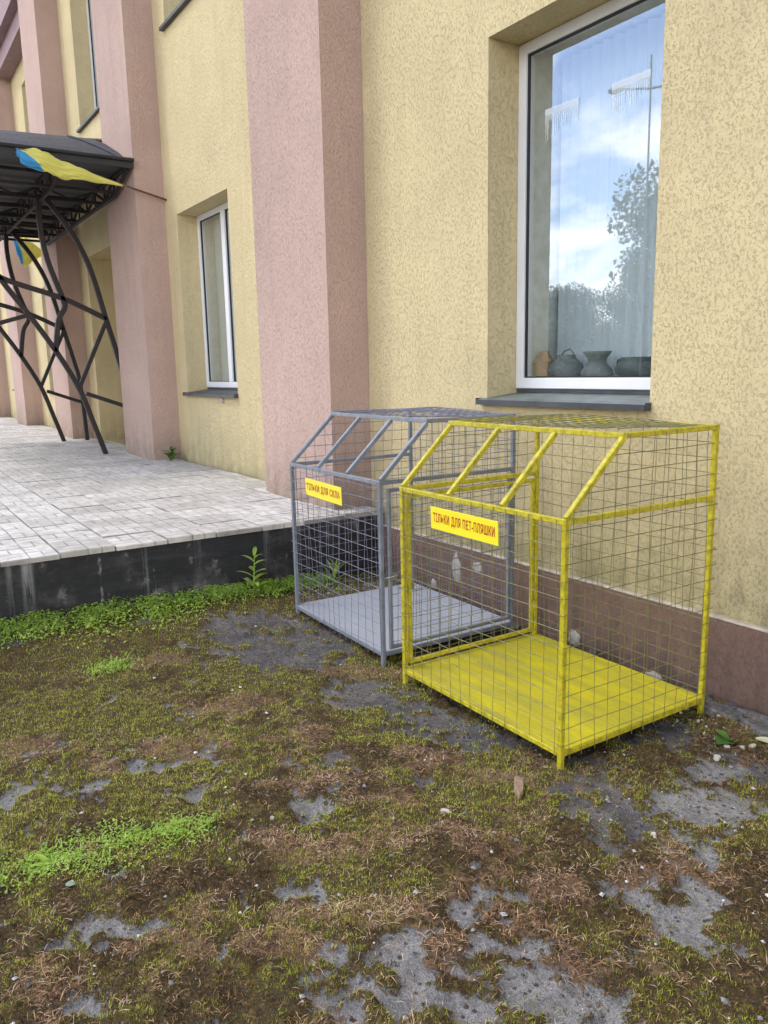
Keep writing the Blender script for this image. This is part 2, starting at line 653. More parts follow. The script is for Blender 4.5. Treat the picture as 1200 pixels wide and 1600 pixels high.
M['moss'] = m_tint('moss', [(0, (.05, .026, .014)), (.3, (.13, .08, .03)), (.5, (.23, .215, .03)), (.76, (.42, .47, .045)), (1, (.64, .68, .11))], .9)
M['straw'] = m_tint('dry_litter', [(0, (.07, .036, .02)), (.4, (.26, .135, .065)), (.78, (.50, .30, .16)), (1, (.70, .52, .34))], .85, .1)
M['weed'] = m_tint('weed_leaf', [(0, (.22, .34, .05)), (.5, (.46, .63, .10)), (1, (.66, .80, .25))], .55, .42)
M['leaf'] = m_tint('broad_leaf', [(0, (.03, .09, .02)), (.5, (.07, .17, .03)), (1, (.14, .27, .05))], .5)
M['tree_leaf'] = m_tint('tree_leaf', [(0, (.05, .08, .03)), (1, (.13, .18, .06))], .6)
M['paleleaf'] = m_simple('pale_dead_leaf', (.55, .52, .33), .7, var=.15, sc=40)
M['pinkflower'] = m_simple('faded_pink_leaf', (.45, .28, .22), .7, var=.2, sc=40)


def m_ground():
    m, t, b, v, o = mat('mossy_asphalt')
    at = N(t, 'ShaderNodeAttribute', attribute_name='mask')
    sp = N(t, 'ShaderNodeSeparateColor')
    lk(t, at.outputs['Color'], sp.inputs[0])
    n1 = noise(t, v, 14, 6, .68)
    n2 = noise(t, v, 70, 5, .65)
    n3 = noise(t, v, 260, 3, .6)
    conc = ramp(t, math_(t, 'ADD', math_(t, 'MULTIPLY', n1, .5), math_(t, 'MULTIPLY', n2, .5)), [(.34, (.12, .112, .104)), (.5, (.29, .275, .255)), (.64, (.50, .475, .445))])
    conc = mixc(t, ramp(t, n3, [(.38, .8), (.56, 0)]), conc, (.10, .098, .095))
    asph_shade = ramp(t, math_(t, 'ADD', math_(t, 'MULTIPLY', n3, .6), math_(t, 'MULTIPLY', n1, .4)), [(.34, (.03, .028, .028)), (.52, (.10, .09, .088)), (.66, (.30, .275, .26))])
    asph_shade = mixc(t, ramp(t, noise(t, v, 2.6, 6, .7), [(.46, 0), (.66, .6)]), asph_shade, (.22, .19, .165))
    c0 = mixc(t, sp.outputs[2], conc, asph_shade)  # dark mask: asphalt, plus the shade painted under the cages
    # dark lichen spots
    vo = N(t, 'ShaderNodeTexVoronoi')
    vo.inputs['Scale'].default_value = 38
    lk(t, v, vo.inputs['Vector'])
    spot = math_(t, 'MULTIPLY', ramp(t, vo.outputs[0], [(.2, 1), (.36, 0)]), ramp(t, n1, [(.46, 0), (.52, 1)]))
    c0 = mixc(t, math_(t, 'MULTIPLY', spot, .85), c0, (.028, .025, .018))
    e = lambda s, k: ramp(t, math_(t, 'ADD', s, math_(t, 'ADD', math_(t, 'MULTIPLY', math_(t, 'SUBTRACT', n1, .5), 1.4), math_(t, 'MULTIPLY', math_(t, 'ADD', math_(t, 'SUBTRACT', n2, .5), math_(t, 'MULTIPLY', math_(t, 'SUBTRACT', n3, .5), .6)), 2.6))), [(k - .05, 0), (k + .05, 1)])
    mossc = ramp(t, math_(t, 'ADD', math_(t, 'MULTIPLY', n2, .7), math_(t, 'MULTIPLY', n1, .3)), [(.3, (.018, .011, .007)), (.5, (.075, .05, .022)), (.7, (.20, .155, .05))])
    c0 = mixc(t, e(sp.outputs[0], .5), c0, mossc)
    brc = ramp(t, n2, [(.3, (.05, .032, .02)), (.7, (.28, .175, .10))])
    c0 = mixc(t, math_(t, 'MULTIPLY', e(sp.outputs[1], .62), .85), c0, brc)
    setc(t, b, c0)
    b.inputs['Roughness'].default_value = .93
    b.inputs['Specular IOR Level'].default_value = .25
    bump(t, b, math_(t, 'ADD', math_(t, 'MULTIPLY', n2, 1.0), math_(t, 'MULTIPLY', n3, .5)), .9, .008)
    return m


M['ground'] = m_ground()

# ------------------------------------------------------------------ ground (one sheet)
RX, RY = .549, .835            # ground direction of the patch rows
BARE = [(-3.169, 0.362, 0.115, 0.121), (-3.103, 0.295, 0.087, 0.062), (-3.011, 0.544, 0.075, 0.083), (-3.058, 0.82, 0.094, 0.074), (-2.918, 0.534, 0.062, 0.038), (-2.354, 1.203, 0.105, 0.132), (-2.749, 0.873, 0.038, 0.058), (-2.359, 0.941, 0.056, 0.035), (-2.161, 0.299, 0.055, 0.079), (-2.178, 0.409, 0.095, 0.053), (-2.154, 0.505, 0.095, 0.035), (-2.063, 0.77, 0.036, 0.039), (-2.015, 0.941, 0.07, 0.064), (-1.715, 0.919, 0.05, 0.038), (-1.554, 1.067, 0.096, 0.111), (-1.494, 0.924, 0.18, 0.086), (-1.623, 1.349, 0.053, 0.04), (-1.441, 1.336, 0.106, 0.061), (-1.26, 1.28, 0.138, 0.083), (-1.922, 0.644, 0.032, 0.031), (-1.948, 0.303, 0.085, 0.028), (-1.569, 2.386, 0.206, 0.15), (-1.673, 2.657, 0.173, 0.109), (-1.487, 2.129, 0.042, 0.161), (-1.475, 1.767, 0.06, 0.045), (-1.389, 1.112, 0.098, 0.087), (-1.147, 1.39, 0.08, 0.053), (-1.451, 2.516, 0.067, 0.069), (-1.1, .9, .25, .1), (-1.2, .6, .2, .1)]
DARK = [(-4.028, 1.934, 0.473, 0.434), (-3.156, 1.886, 0.253, 0.177), (-2.756, 1.951, 0.16, 0.21), (-2.627, 1.515, 0.106, 0.066), (-1.833, 2.125, 0.107, 0.3), (-2.277, 1.699, 0.062, 0.059), (-2.231, 2.678, 0.285, 0.183), (-1.635, 2.813, 0.1, 0.145), (-4.403, 1.813, 0.241, 0.259), (-1.986, 2.803, 0.137, 0.132), (-4.822, 0.595, 0.153, 0.095), (-2.426, 2.088, 0.165, 0.123), (-2.6, 2.7, .5, .5), (-3.9, 2.8, .6, .5), (-1.2, 3.0, .5, .25)]  # dark asphalt patches; those under the two cages paint in the cages' shade
BROWN = [(-2.088, 1.181, 0.236, 0.05), (-2.538, 1.274, 0.149, 0.069), (-1.742, 1.13, 0.189, 0.045), (-1.533, 1.182, 0.089, 0.063), (-1.99, 1.511, 0.155, 0.055), (-1.567, 1.583, 0.098, 0.069), (-1.406, 1.893, 0.178, 0.06), (-2.119, 1.922, 0.1, 0.059), (-3.483, 0.464, 0.113, 0.092), (-3.132, 0.672, 0.106, 0.069), (-1.286, 1.375, 0.047, 0.061), (-2.881, 1.455, 0.169, 0.086), (-2.25, 1.499, 0.143, 0.053), (-1.787, 0.816, 0.144, 0.064), (-2.017, 0.528, 0.11, 0.053), (-2.015, 0.206, 0.102, 0.061), (-3.12, 1.02, 0.196, 0.113), (-4.199, 1.188, 0.217, 0.083), (-3.409, 1.284, 0.186, 0.091), (-2.287, 0.992, 0.111, 0.046), (-1.874, 0.966, 0.115, 0.046), (-1.241, 2.075, 0.078, 0.046), (-2.45, 1.763, 0.133, 0.066), (-3.346, 2.042, 0.202, 0.089)]


def ell(x, y, L):
    r = np.full(np.shape(x), -9.0)
    wx = (fbm(x, y, 8, 40, 5) - .5) * .26
    wy = (fbm(x, y, 8, 50, 5) - .5) * .26
    for (cx, cy, a, b) in L:
        dx = x - cx + wx
        dy = y - cy + wy
        u = (dx * RX + dy * RY) / a
        w = (-dx * RY + dy * RX) / b
        r = np.maximum(r, 1 - np.sqrt(u * u + w * w))
    return r


def masks(x, y):
    n2 = fbm(x, y, 5.5, 3)
    n3 = fbm(x, y, 16, 8)
    eb = ell(x, y, BARE)
    ed = ell(x, y, DARK)
    er = ell(x, y, BROWN)
    near = sst(-2.9, -1.3, x)
    n4 = fbm(x, y, 45, 14)
    bare = sst(-.1, .5, eb + (n3 - .5) * 1.7 + (n4 - .5) * 1.3)
    bare = np.maximum(bare, sst(.0, .12, n2 + (n4 - .5) * .35 - (.70 - .045 * near)))
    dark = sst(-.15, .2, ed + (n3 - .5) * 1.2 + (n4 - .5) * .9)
    moss = 1 - np.maximum(bare, dark * sst(.72, .58, fbm(x, y, 9, 21)))
    brown = np.maximum(sst(-.35, .2, er + (n3 - .5) * .9), sst(.56, .70, fbm(x, y, 4.2, 33) + (n3 - .5) * .35 + (n4 - .5) * .25) * (.5 + .4 * near))
    brown = brown * np.clip(moss + .15, 0, 1)
    return moss, brown, np.clip(dark, 0, 1), bare


def gz(x, y):
    x = np.asarray(x, float)
    y = np.asarray(y, float)
    z = sst(-4.2, -4.95, x) * np.clip(.13 - .033 * (y - .5), .03, .16)
    z = z + (fbm(x, y, 1.2, 60) - .5) * .03
    z = z - .02 * sst(2.9, 3.2, y) * 0
    return z


def axis(lo, hi, st, ext_lo, ext_hi):
    return np.array(sorted(ext_lo) + list(np.arange(lo, hi, st)) + sorted(ext_hi))


gx = axis(-5.2, -.55, .015, [-260, -120, -60, -30, -15, -10, -8, -6.5, -5.7], [-.5, -.3, 0, .4, 1, 2, 4, 8, 15, 30, 60, 120, 260])
gy = axis(-1.35, 3.26, .015, [-260, -120, -60, -30, -15, -8, -5, -3.5, -2.5, -1.9, -1.6], [3.3, 3.5, 4, 5, 8, 15, 30, 60, 120, 260])
GX, GY = np.meshgrid(gx, gy, indexing='ij')
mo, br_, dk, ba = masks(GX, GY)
GZ = gz(GX, GY) + mo * (.006 + .036 * fbm(GX, GY, 22, 70) ** 1.5) + (fbm(GX, GY, 40, 71) - .5) * .006
V = np.stack([GX, GY, GZ], -1).reshape(-1, 3)
ni, nj = GX.shape
I, J = np.meshgrid(np.arange(ni - 1), np.arange(nj - 1), indexing='ij')
a = (I * nj + J).ravel()
F = np.stack([a, a + nj, a + nj + 1, a + 1], -1)
ground = npmesh('ground', V, F, M['ground'], smooth=True)
GRIDZ = GZ
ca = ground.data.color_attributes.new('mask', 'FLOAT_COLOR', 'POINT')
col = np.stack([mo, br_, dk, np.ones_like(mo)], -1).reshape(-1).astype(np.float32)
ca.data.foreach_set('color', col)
tag(ground, 'mossy asphalt yard with bare grey patches', None, None, 'structure')


def zat(x, y):
    i = int((x - gx[9]) / .015) + 9
    j = int((y - gy[11]) / .015) + 11
    if 9 <= i < ni - 14 and 11 <= j < nj - 11:
        return float(GRIDZ[i, j])
    return float(gz(np.array([x]), np.array([y]))[0])


# strands --------------------------------------------------------------
def strands(name, P, L, Wd, lean, mat_, tint, tri=True, lift=0.0, segs=1):
    n = len(P)
    az = RNG.random(n) * 2 * np.pi
    d = np.stack([np.cos(az) * np.sin(lean), np.sin(az) * np.sin(lean), np.cos(lean)], -1)
    s = np.stack([-np.sin(az), np.cos(az), np.zeros(n)], -1)
    s = s * (Wd / 2)[:, None]
    P = P + np.array([0, 0, lift])
    tip = P + d * L[:, None]
    mid = P + d * (L * .5)[:, None] + np.array([0, 0, 1]) * (L * .12)[:, None]
    if tri:
        V = np.stack([P - s, P + s, tip], 1).reshape(-1, 3)
        F = np.arange(n * 3).reshape(n, 3)
        return npmesh(name, V, F, mat_, np.repeat(tint, 3))
    V = np.stack([P - s * .5, P + s * .5, mid + s, mid - s, tip + s * .3, tip - s * .3], 1).reshape(-1, 3)
    b = (np.arange(n) * 6)[:, None]
    F = np.concatenate([b + np.array([0, 1, 2, 3]), b + np.array([3, 2, 4, 5])], 0)
    return npmesh(name, V, F, mat_, np.repeat(tint, 6))


def sample(n, wfun):
    # points over the visible yard, denser towards the camera
    x = -5.0 + RNG.random(n) * 4.45
    y = -1.3 + RNG.random(n) * 4.55
    # inside the view wedge
    fx, fy = math.sin(YAW), math.cos(YAW)
    dep = x * fx + y * fy
    lat = x * math.cos(YAW) - y * math.sin(YAW)
    ok = (dep > 1.1) & (np.abs(lat) < .75 * (dep + .5) + .25)
    x, y, dep = x[ok], y[ok], dep[ok]
    p = wfun(x, y) * np.clip((2.6 / dep) ** 1.5, .25, 1)
    k = RNG.random(len(x)) < p
    return x[k], y[k]


def surf(x, y):
    m_, b_, d_, a_ = masks(x, y)
    return gz(x, y) + m_ * (.006 + .036 * fbm(x, y, 22, 70) ** 1.5) + (fbm(x, y, 40, 71) - .5) * .006


def crisp(x, y, k, m_):
    return sst(k - .16, k + .16, m_ + (fbm(x, y, 14, 81) - .5) * .7 + (fbm(x, y, 70, 82) - .5) * 1.3)


def wm(x, y):
    m_, b_, d_, a_ = masks(x, y)
    return np.clip(crisp(x, y, .5, m_) * (.3 + .8 * fbm(x, y, 30, 90)) * (1 - .35 * b_) + .55 * sst(.56, .64, fbm(x, y, 34, 91)) * sst(.42, .55, fbm(x, y, 7, 94)), 0, 1)


x, y = sample(1120000, wm)
n = len(x)
green = sst(.31, .62, fbm(x, y, 3.0, 95) + .17 * sst(-1.8, -3.0, x) + (fbm(x, y, 14, 96) - .5) * .75 + (fbm(x, y, 45, 97) - .5) * .4)
ti = np.clip(.10 + (.72 - .22 * sst(-2.5, -1.4, x)) * green + (RNG.random(n) - .5) * .6, 0, 1)
# moss seen within reach of the wall or in the foreground is darker in kind
strandsP = np.stack([x, y, surf(x, y) - .002], -1)
o = strands('moss', strandsP, .006 + RNG.random(n) * .011, .0016 + RNG.random(n) * .0016, RNG.random(n) * 1.25, M['moss'], ti)
tag(o, 'olive green and brown moss covering the asphalt', 'moss', None, 'stuff')


def wb(x, y):
    m_, b_, d_, a_ = masks(x, y)
    return np.clip(crisp(x, y, .6, b_) * (.25 + .75 * sst(.3, .6, fbm(x, y, 24, 93))) + .30 * m_ * sst(.42, .68, fbm(x, y, 12, 92)) * (.45 + .55 * sst(-3.0, -1.6, x)) + .05 * m_ + .02, 0, 1)


x, y = sample(370000, wb)
n = len(x)
big = fbm(x, y, 6, 99)
ti = np.clip(.12 + .95 * big + (RNG.random(n) - .5) * .85, 0, 1)
P = np.stack([x, y, surf(x, y) + RNG.random(n) * .009], -1)
o = strands('dry_litter', P, .008 + RNG.random(n) ** 2.5 * .030, .0009 + RNG.random(n) * .0014, 1.15 + RNG.random(n) * .5, M['straw'], ti, tri=False)
tag(o, 'reddish brown dry moss and needle litter strewn over the yard', 'litter', None, 'stuff')

# grit and pale crumbs
x, y = sample(11000, lambda x, y: .55 + 0 * x)
mb = MB()
rr = random.Random(3)
for px, py, pz in zip(x, y, surf(x, y)):
    s = .0015 + rr.random() ** 4 * .009
    a0 = rr.random() * 6
    b = len(mb.v)
    for k in range(4):
        an = a0 + k * 1.57
        mb.v.append((px + s * math.cos(an) * (.6 + .8 * rr.random()), py + s * math.sin(an) * (.6 + .8 * rr.random()), pz + s * .3))
    mb.v.append((px, py, pz + s * 1.0))
    t_ = rr.random()
    mb.tint += [t_] * 5
    for k in range(4):
        mb.f.append((b + k, b + (k + 1) % 4, b + 4))
        mb.m.append(0)
M['grit'] = m_tint('grit', [(0, (.08, .075, .07)), (.7, (.26, .25, .24)), (.9, (.5, .48, .44)), (1, (.75, .72, .66))], .9, .0)
tag(obj('grit', mb, M['grit']), 'small grit and pale crumbs scattered over the yard', 'grit', None, 'stuff')


# ------------------------------------------------------------------ leafy things
def leaf(mb, p, d, L, Wd, tint, droop=.4, segs=4, fold=.25, up=(0, 0, 1)):
    """a lance leaf: a folded strip that droops"""
    d = Vector(d).normalized()
    s = d.cross(Vector(up))
    if s.length < 1e-3:
        s = Vector((1, 0, 0))
    s.normalize()
    nrm = s.cross(d).normalized()
    p = Vector(p)
    rows = []
    cur = p.copy()
    dd = d.copy()
    for i in range(segs + 1):
        t = i / segs
        w = Wd * .5 * (math.sin(math.pi * min(1, t * .92 + .08)) ** .8)
        b = len(mb.v)
        mb.v += [tuple(cur - s * w + nrm * w * fold), tuple(cur), tuple(cur + s * w + nrm * w * fold)]
        mb.tint += [tint, max(0, tint - .12), tint]
        rows.append(b)
        dd = (dd + Vector((0, 0, -droop / segs))).normalized()
        cur = cur + dd * (L / segs)
    for i in range(segs):
        a_, b_ = rows[i], rows[i + 1]
        mb.f += [(a_, a_ + 1, b_ + 1, b_), (a_ + 1, a_ + 2, b_ + 2, b_ + 1)]
        mb.m += [0, 0]


def weed_patch(name, pts, hfun, n, label, seed, lsize=(.012, .028), cat='weeds', mt='weed', blades=.15):
    r = random.Random(seed)
    mb = MB()
    for _ in range(n):
        x, y, wgt = pts(r)
        z0 = zat(x, y)
        h = hfun(x, y, r) * (.2 + .8 * r.random() ** .6)
        az = r.random() * 6.283
        tt = min(1, max(0, .25 + .6 * r.random() + .25 * (vn(x * 9, y * 9, 4) - .5)))
        if r.random() < blades:
            leaf(mb, (x, y, z0), (math.cos(az) * .5, math.sin(az) * .5, 1), h * 1.6 + .02, .004, tt, .9, 3)
        else:
            L = lsize[0] + r.random() * (lsize[1] - lsize[0])
            leaf(mb, (x, y, z0 + h), (math.cos(az), math.sin(az), .5 * r.random()), L, L * (.45 + .3 * r.random()), tt, .7, 2)
    return tag(obj(name, mb, M[mt]), label, cat, None, 'stuff')


def strip(r):
    y = -1.2 + 3.9 * r.random() ** .9
    k = .04 + .12 * float(vn(y * 2.3, 1.0, 2)) + .05 * max(0.0, min(1, (1.9 - y)))
    if float(vn(y * 14, 2.0, 9)) < .30 and r.random() < .75:
        y += .08
    return -4.93 + abs(r.gauss(0, 1)) * k * .8, y + r.gauss(0, .02), 1


weed_patch('weeds', strip, lambda x, y, r: .095 * max(.15, 1 - (x + 4.93) / .34) * (.4 + .9 * float(vn(y * 6, 3, 5))), 11500,
           'bright green low weeds along the foot of the black wall', 5)


def patch2(r):
    k = r.random()
    # from left edge of the view to the middle
    ax, ay = -2.64, .05
    bx, by = -2.50, .86
    wdt = .13 * (1 - .55 * k) * (.5 + float(vn(k * 7, 2, 1)))
    X_, Y_ = ax + (bx - ax) * k + r.gauss(0, 1) * wdt * .62, ay + (by - ay) * k + r.gauss(0, .03)
    if float(vn(X_ * 16, Y_ * 16, 6)) < .42 and r.random() < .8:
        return patch2(r)
    return X_, Y_, 1


weed_patch('clover_patch', patch2, lambda x, y, r: .020 * (.2 + 1.2 * float(vn(x * 9, y * 9, 5))), 3600,
           'fresh green clover and grass patch in the mossy foreground', 8, (.006, .014), 'weeds', 'weed', .12)
x0_ = lambda r: (-4.25 + r.gauss(0, .05), .98 + r.gauss(0, .07), 1)
weed_patch('clover_tuft', x0_, lambda x, y, r: .02, 700, 'small bright green tuft on the moss below the weed strip', 9, (.008, .016), 'weeds', 'weed', .2)


def rosette(name, loc, label, n, L, Wd, upk, seed, mt='leaf', stem=0.0, group=None, droop=.7):
    r = random.Random(seed)
    root = empty(name, loc, label, 'plant', group)
    if stem > 0:
        st = MB()
        st.tube([(0, 0, -.01), (.01, .005, stem * .5), (.0, .02, stem)], [.005, .004, .002], 6)
        st.tint = [.6] * len(st.v)
        obj('stem', st, M[mt], root)
    mb = MB()
    for i in range(n):
        az = i * 2.4 + r.random() * .5
        k = i / max(1, n - 1)
        h = stem * (k if stem else 0)
        e = upk * (.6 + .6 * r.random())
        leaf(mb, (0, .02 * k, h), (math.cos(az), math.sin(az), e), L * (1 - .45 * k) * (.7 + .5 * r.random()), Wd * (1 - .4 * k), .3 + .6 * r.random(), droop, 5, .3)
    obj('leaves', mb, M[mt], root)
    return root


rosette('dock_weed', (-4.88, 2.10, .06), 'tall leafy dock weed against the black platform wall', 15, .17, .05, .9, 3, 'weed', .30)
rosette('grass_weed', (-4.86, 2.72, .05), 'feathery tall weed by the wall seen through the grey cage', 18, .19, .018, 1.8, 4, 'weed', .14)
rosette('leafy_weed', (-9.40, 3.06, .55), 'broad leaved weed at the foot of the pilaster nearest the canopy', 11, .18, .075, 1.2, 5, 'leaf', .12)
rosette('corner_weed', (-6.46, 3.10, .55), 'small weed in the corner left of the nearest pilaster', 9, .16, .05, 1.2, 6, 'weed', .08)
rosette('dandelion', (-2.56, .34, .012), 'dandelion rosette standing in the clover patch', 17, .095, .024, .8, 7, 'weed', 0)
bw = empty('young_weed', (-1.80, 2.90, .02), 'single young weed with one dark round leaf near the rubble', 'plant')
mb = MB()
leaf(mb, (0, 0, .0), (-.10, -.75, .6), .085, .085, .45, 1.0, 6, .12)
leaf(mb, (-.01, 0, .0), (-.7, -.2, .9), .07, .05, .95, .8, 5, .2)
leaf(mb, (0, 0, 0), (.6, -.4, .8), .055, .04, .7, .8, 5, .2)
obj('leaf', mb, M['leaf'], bw)
mb = MB()
leaf(mb, (-.01, -.01, .05), (-.1, -.5, .8), .035, .035, .5, 1.0, 5, .15)
obj('faded_leaf', mb, M['pinkflower'], bw)

# ------------------------------------------------------------------ building
WY = 3.24        # face of the yellow wall
PY = 2.90        # face of the pilasters
XL, XR, ZT = -26.0, 5.0, 9.2
PZ = .55         # paved platform level
PILS = [(-6.34, -5.13), (-10.75, -9.53), (-15.16, -13.94), (-19.57, -18.35), (-23.98, -22.76), (-1.93 + 1.2, -.72 + 1.2)]
WINS = [  # x0,x1,z0,z1, mullion x (or None)
    (-3.765, -2.55, 1.405, 3.455, None),
    (-9.15, -7.66, 1.37, 3.375, -8.385),
    (-9.15, -7.66, 5.33, 7.20, -8.385),
    (-13.15, -11.75, 5.25, 7.30, -12.5),
    (-17.30, -15.90, 5.25, 7.05, -16.6),
    (-17.30, -15.90, 1.28, 3.30, -16.6),
    (-21.75, -20.35, 1.28, 3.30, -21.05),
    (-21.75, -20.35, 5.25, 7.05, -21.05),
    (-3.765, -2.55, 5.33, 7.20, None),
]
ENT = (-13.45, -11.20, PZ + .001, 3.42)
RD = .25          # outer reveal depth
holes = [w[:4] for w in WINS] + [ENT]

bld = empty('building', (-10, 3.5, 0), 'yellow stucco building with pink pilasters and tall windows', 'building')
bld_inv = Vector((10, -3.5, 0))


def bobj(name, mb, mats, parent=None, smooth=False):
    """built in world coordinates, child of the building (or of one of its parts)"""
    o = obj(name, mb, mats, parent or bld, smooth)
    if parent is None:
        o.location = bld_inv
    return o


mb = MB()
xs = sorted({XL, XR} | {h[0] for h in holes} | {h[1] for h in holes})
zs = sorted({-.3, ZT, PZ - .2} | {h[2] for h in holes} | {h[3] for h in holes})
for i in range(len(xs) - 1):
    for j in range(len(zs) - 1):
        cx, cz = (xs[i] + xs[i + 1]) / 2, (zs[j] + zs[j + 1]) / 2
        if any(h[0] < cx < h[1] and h[2] < cz < h[3] for h in holes):
            continue
        mb.face([(xs[i], WY, zs[j]), (xs[i + 1], WY, zs[j]), (xs[i + 1], WY, zs[j + 1]), (xs[i], WY, zs[j + 1])])
for (x0, x1, z0, z1) in holes:
    d = WY + (1.1 if (x0, x1, z0, z1) == ENT else RD + .02)
    mb.face([(x0, WY, z0), (x0, WY, z1), (x0, d, z1), (x0, d, z0)])
    mb.face([(x1, WY, z0), (x1, d, z0), (x1, d, z1), (x1, WY, z1)])
    mb.face([(x0, WY, z1), (x1, WY, z1), (x1, d, z1), (x0, d, z1)])
    mb.face([(x0, WY, z0), (x0, d, z0), (x1, d, z0), (x1, WY, z0)])
# ends and back
mb.face([(XL, WY, -.3), (XL, WY, ZT), (XL, 12, ZT), (XL, 12, -.3)])
mb.face([(XR, WY, -.3), (XR, 12, -.3), (XR, 12, ZT), (XR, WY, ZT)])
mb.face([(XR, 12, -.3), (XL, 12, -.3), (XL, 12, ZT), (XR, 12, ZT)])
mb.face([(XL, WY, ZT), (XR, WY, ZT), (XR, 12, ZT), (XL, 12, ZT)])
bobj('wall', mb, M['yellow_wall'])
# inner leaf of the wall with the room reveals
YI = WY + RD + .02
YO = WY + .70
for (x0, x1, z0, z1) in [w[:4] for w in WINS]:
    mb = MB()
    mb.face([(x0, YI, z0), (x0, YI, z1), (x0, YO, z1), (x0, YO, z0)])
    mb.face([(x1, YI, z0), (x1, YO, z0), (x1, YO, z1), (x1, YI, z1)])
    mb.face([(x0, YI, z1), (x1, YI, z1), (x1, YO, z1), (x0, YO, z1)])
    mb.face([(x0, YI, z0 + .115), (x0, YO, z0 + .115), (x1, YO, z0 + .115), (x1, YI, z0 + .115)])
    # room box behind each window
    a0, a1, b0, b1 = x0 - .6, x1 + .6, z0 - .9, z1 + .5
    mb.face([(a0, 7.5, b0), (a1, 7.5, b0), (a1, 7.5, b1), (a0, 7.5, b1)])
    mb.face([(a0, YO, b0), (a0, 7.5, b0), (a0, 7.5, b1), (a0, YO, b1)])
    mb.face([(a1, YO, b0), (a1, 7.5, b0), (a1, 7.5, b1), (a1, YO, b1)])
    mb.face([(a0, YO, b0), (a1, YO, b0), (a1, 7.5, b0), (a0, 7.5, b0)])
    mb.face([(a0, YO, b1), (a1, YO, b1), (a1, 7.5, b1), (a0, 7.5, b1)])
    for (u0, u1, t0, t1) in ((a0, x0, b0, b1), (x1, a1, b0, b1), (x0, x1, b0, z0 + .115), (x0, x1, z1, b1)):
        mb.face([(u0, YO, t0), (u1, YO, t0), (u1, YO, t1), (u0, YO, t1)])
    bobj('inner_wall', mb, M['interior'])
for (p0, p1) in PILS:
    mb = MB()
    zb = PZ - .05 if p1 < -5 else -.3
    mb.box(p0, p1, PY, WY + .05, zb, ZT, bev=.006)
    bobj('pilaster', mb, M['pink_wall'])
# plinth right of the platform
mb = MB()
mb.box(-4.952, .45, WY - .022, WY + .03, -.3, .418)
bobj('plinth', mb, M['plinth'])
mb = MB()
mb.box(-4.952, .45, WY - .026, WY + .02, .4185, .430, bev=.003)
bobj('plinth_lip', mb, m_simple('lip_plaster', (.50, .44, .36), .9, var=.3, sc=20, bmp=.003))
# cornices high up between pilasters (stepped band)
for (xa, xb) in ((-18.35, -15.16), (-13.94, -10.75), (-22.76, -19.57)):
    mb = MB()
    zc = 7.45 if xa == -18.35 else 7.75
    mb.box(xa + .002, xb - .002, 2.98, WY + .03, zc, zc + .30)
    mb.box(xa + .002, xb - .002, 2.84, WY + .03, zc + .302, zc + .75)
    bobj('cornice', mb, m_simple('mauve_cornice', (.30, .20, .205), .85, var=.12, sc=6))
# entrance recess: door at its back
mb = MB()
x0, x1, z0, z1 = ENT
d = WY + 1.1
mb.face([(x0, d, z0), (x1, d, z0), (x1, d, z1), (x0, d, z1)])
bobj('recess_wall', mb, M['yellow_wall'])
mb = MB()
mb.box(x0 + .5, x1 - .25, d - .07, d - .005, z0 + .02, z0 + 2.3, bev=.005)
dr = bobj('door', mb, M['door'])
mb = MB()
mb.box(x0 + .62, x0 + 1.0, d - .085, d - .0705, z0 + .9, z0 + 2.1, bev=.004)
mb.box(x0 + 1.15, x0 + 1.55, d - .085, d - .0705, z0 + .9, z0 + 2.1, bev=.004)
bobj('door_panel', mb, M['black_sheet'], dr)


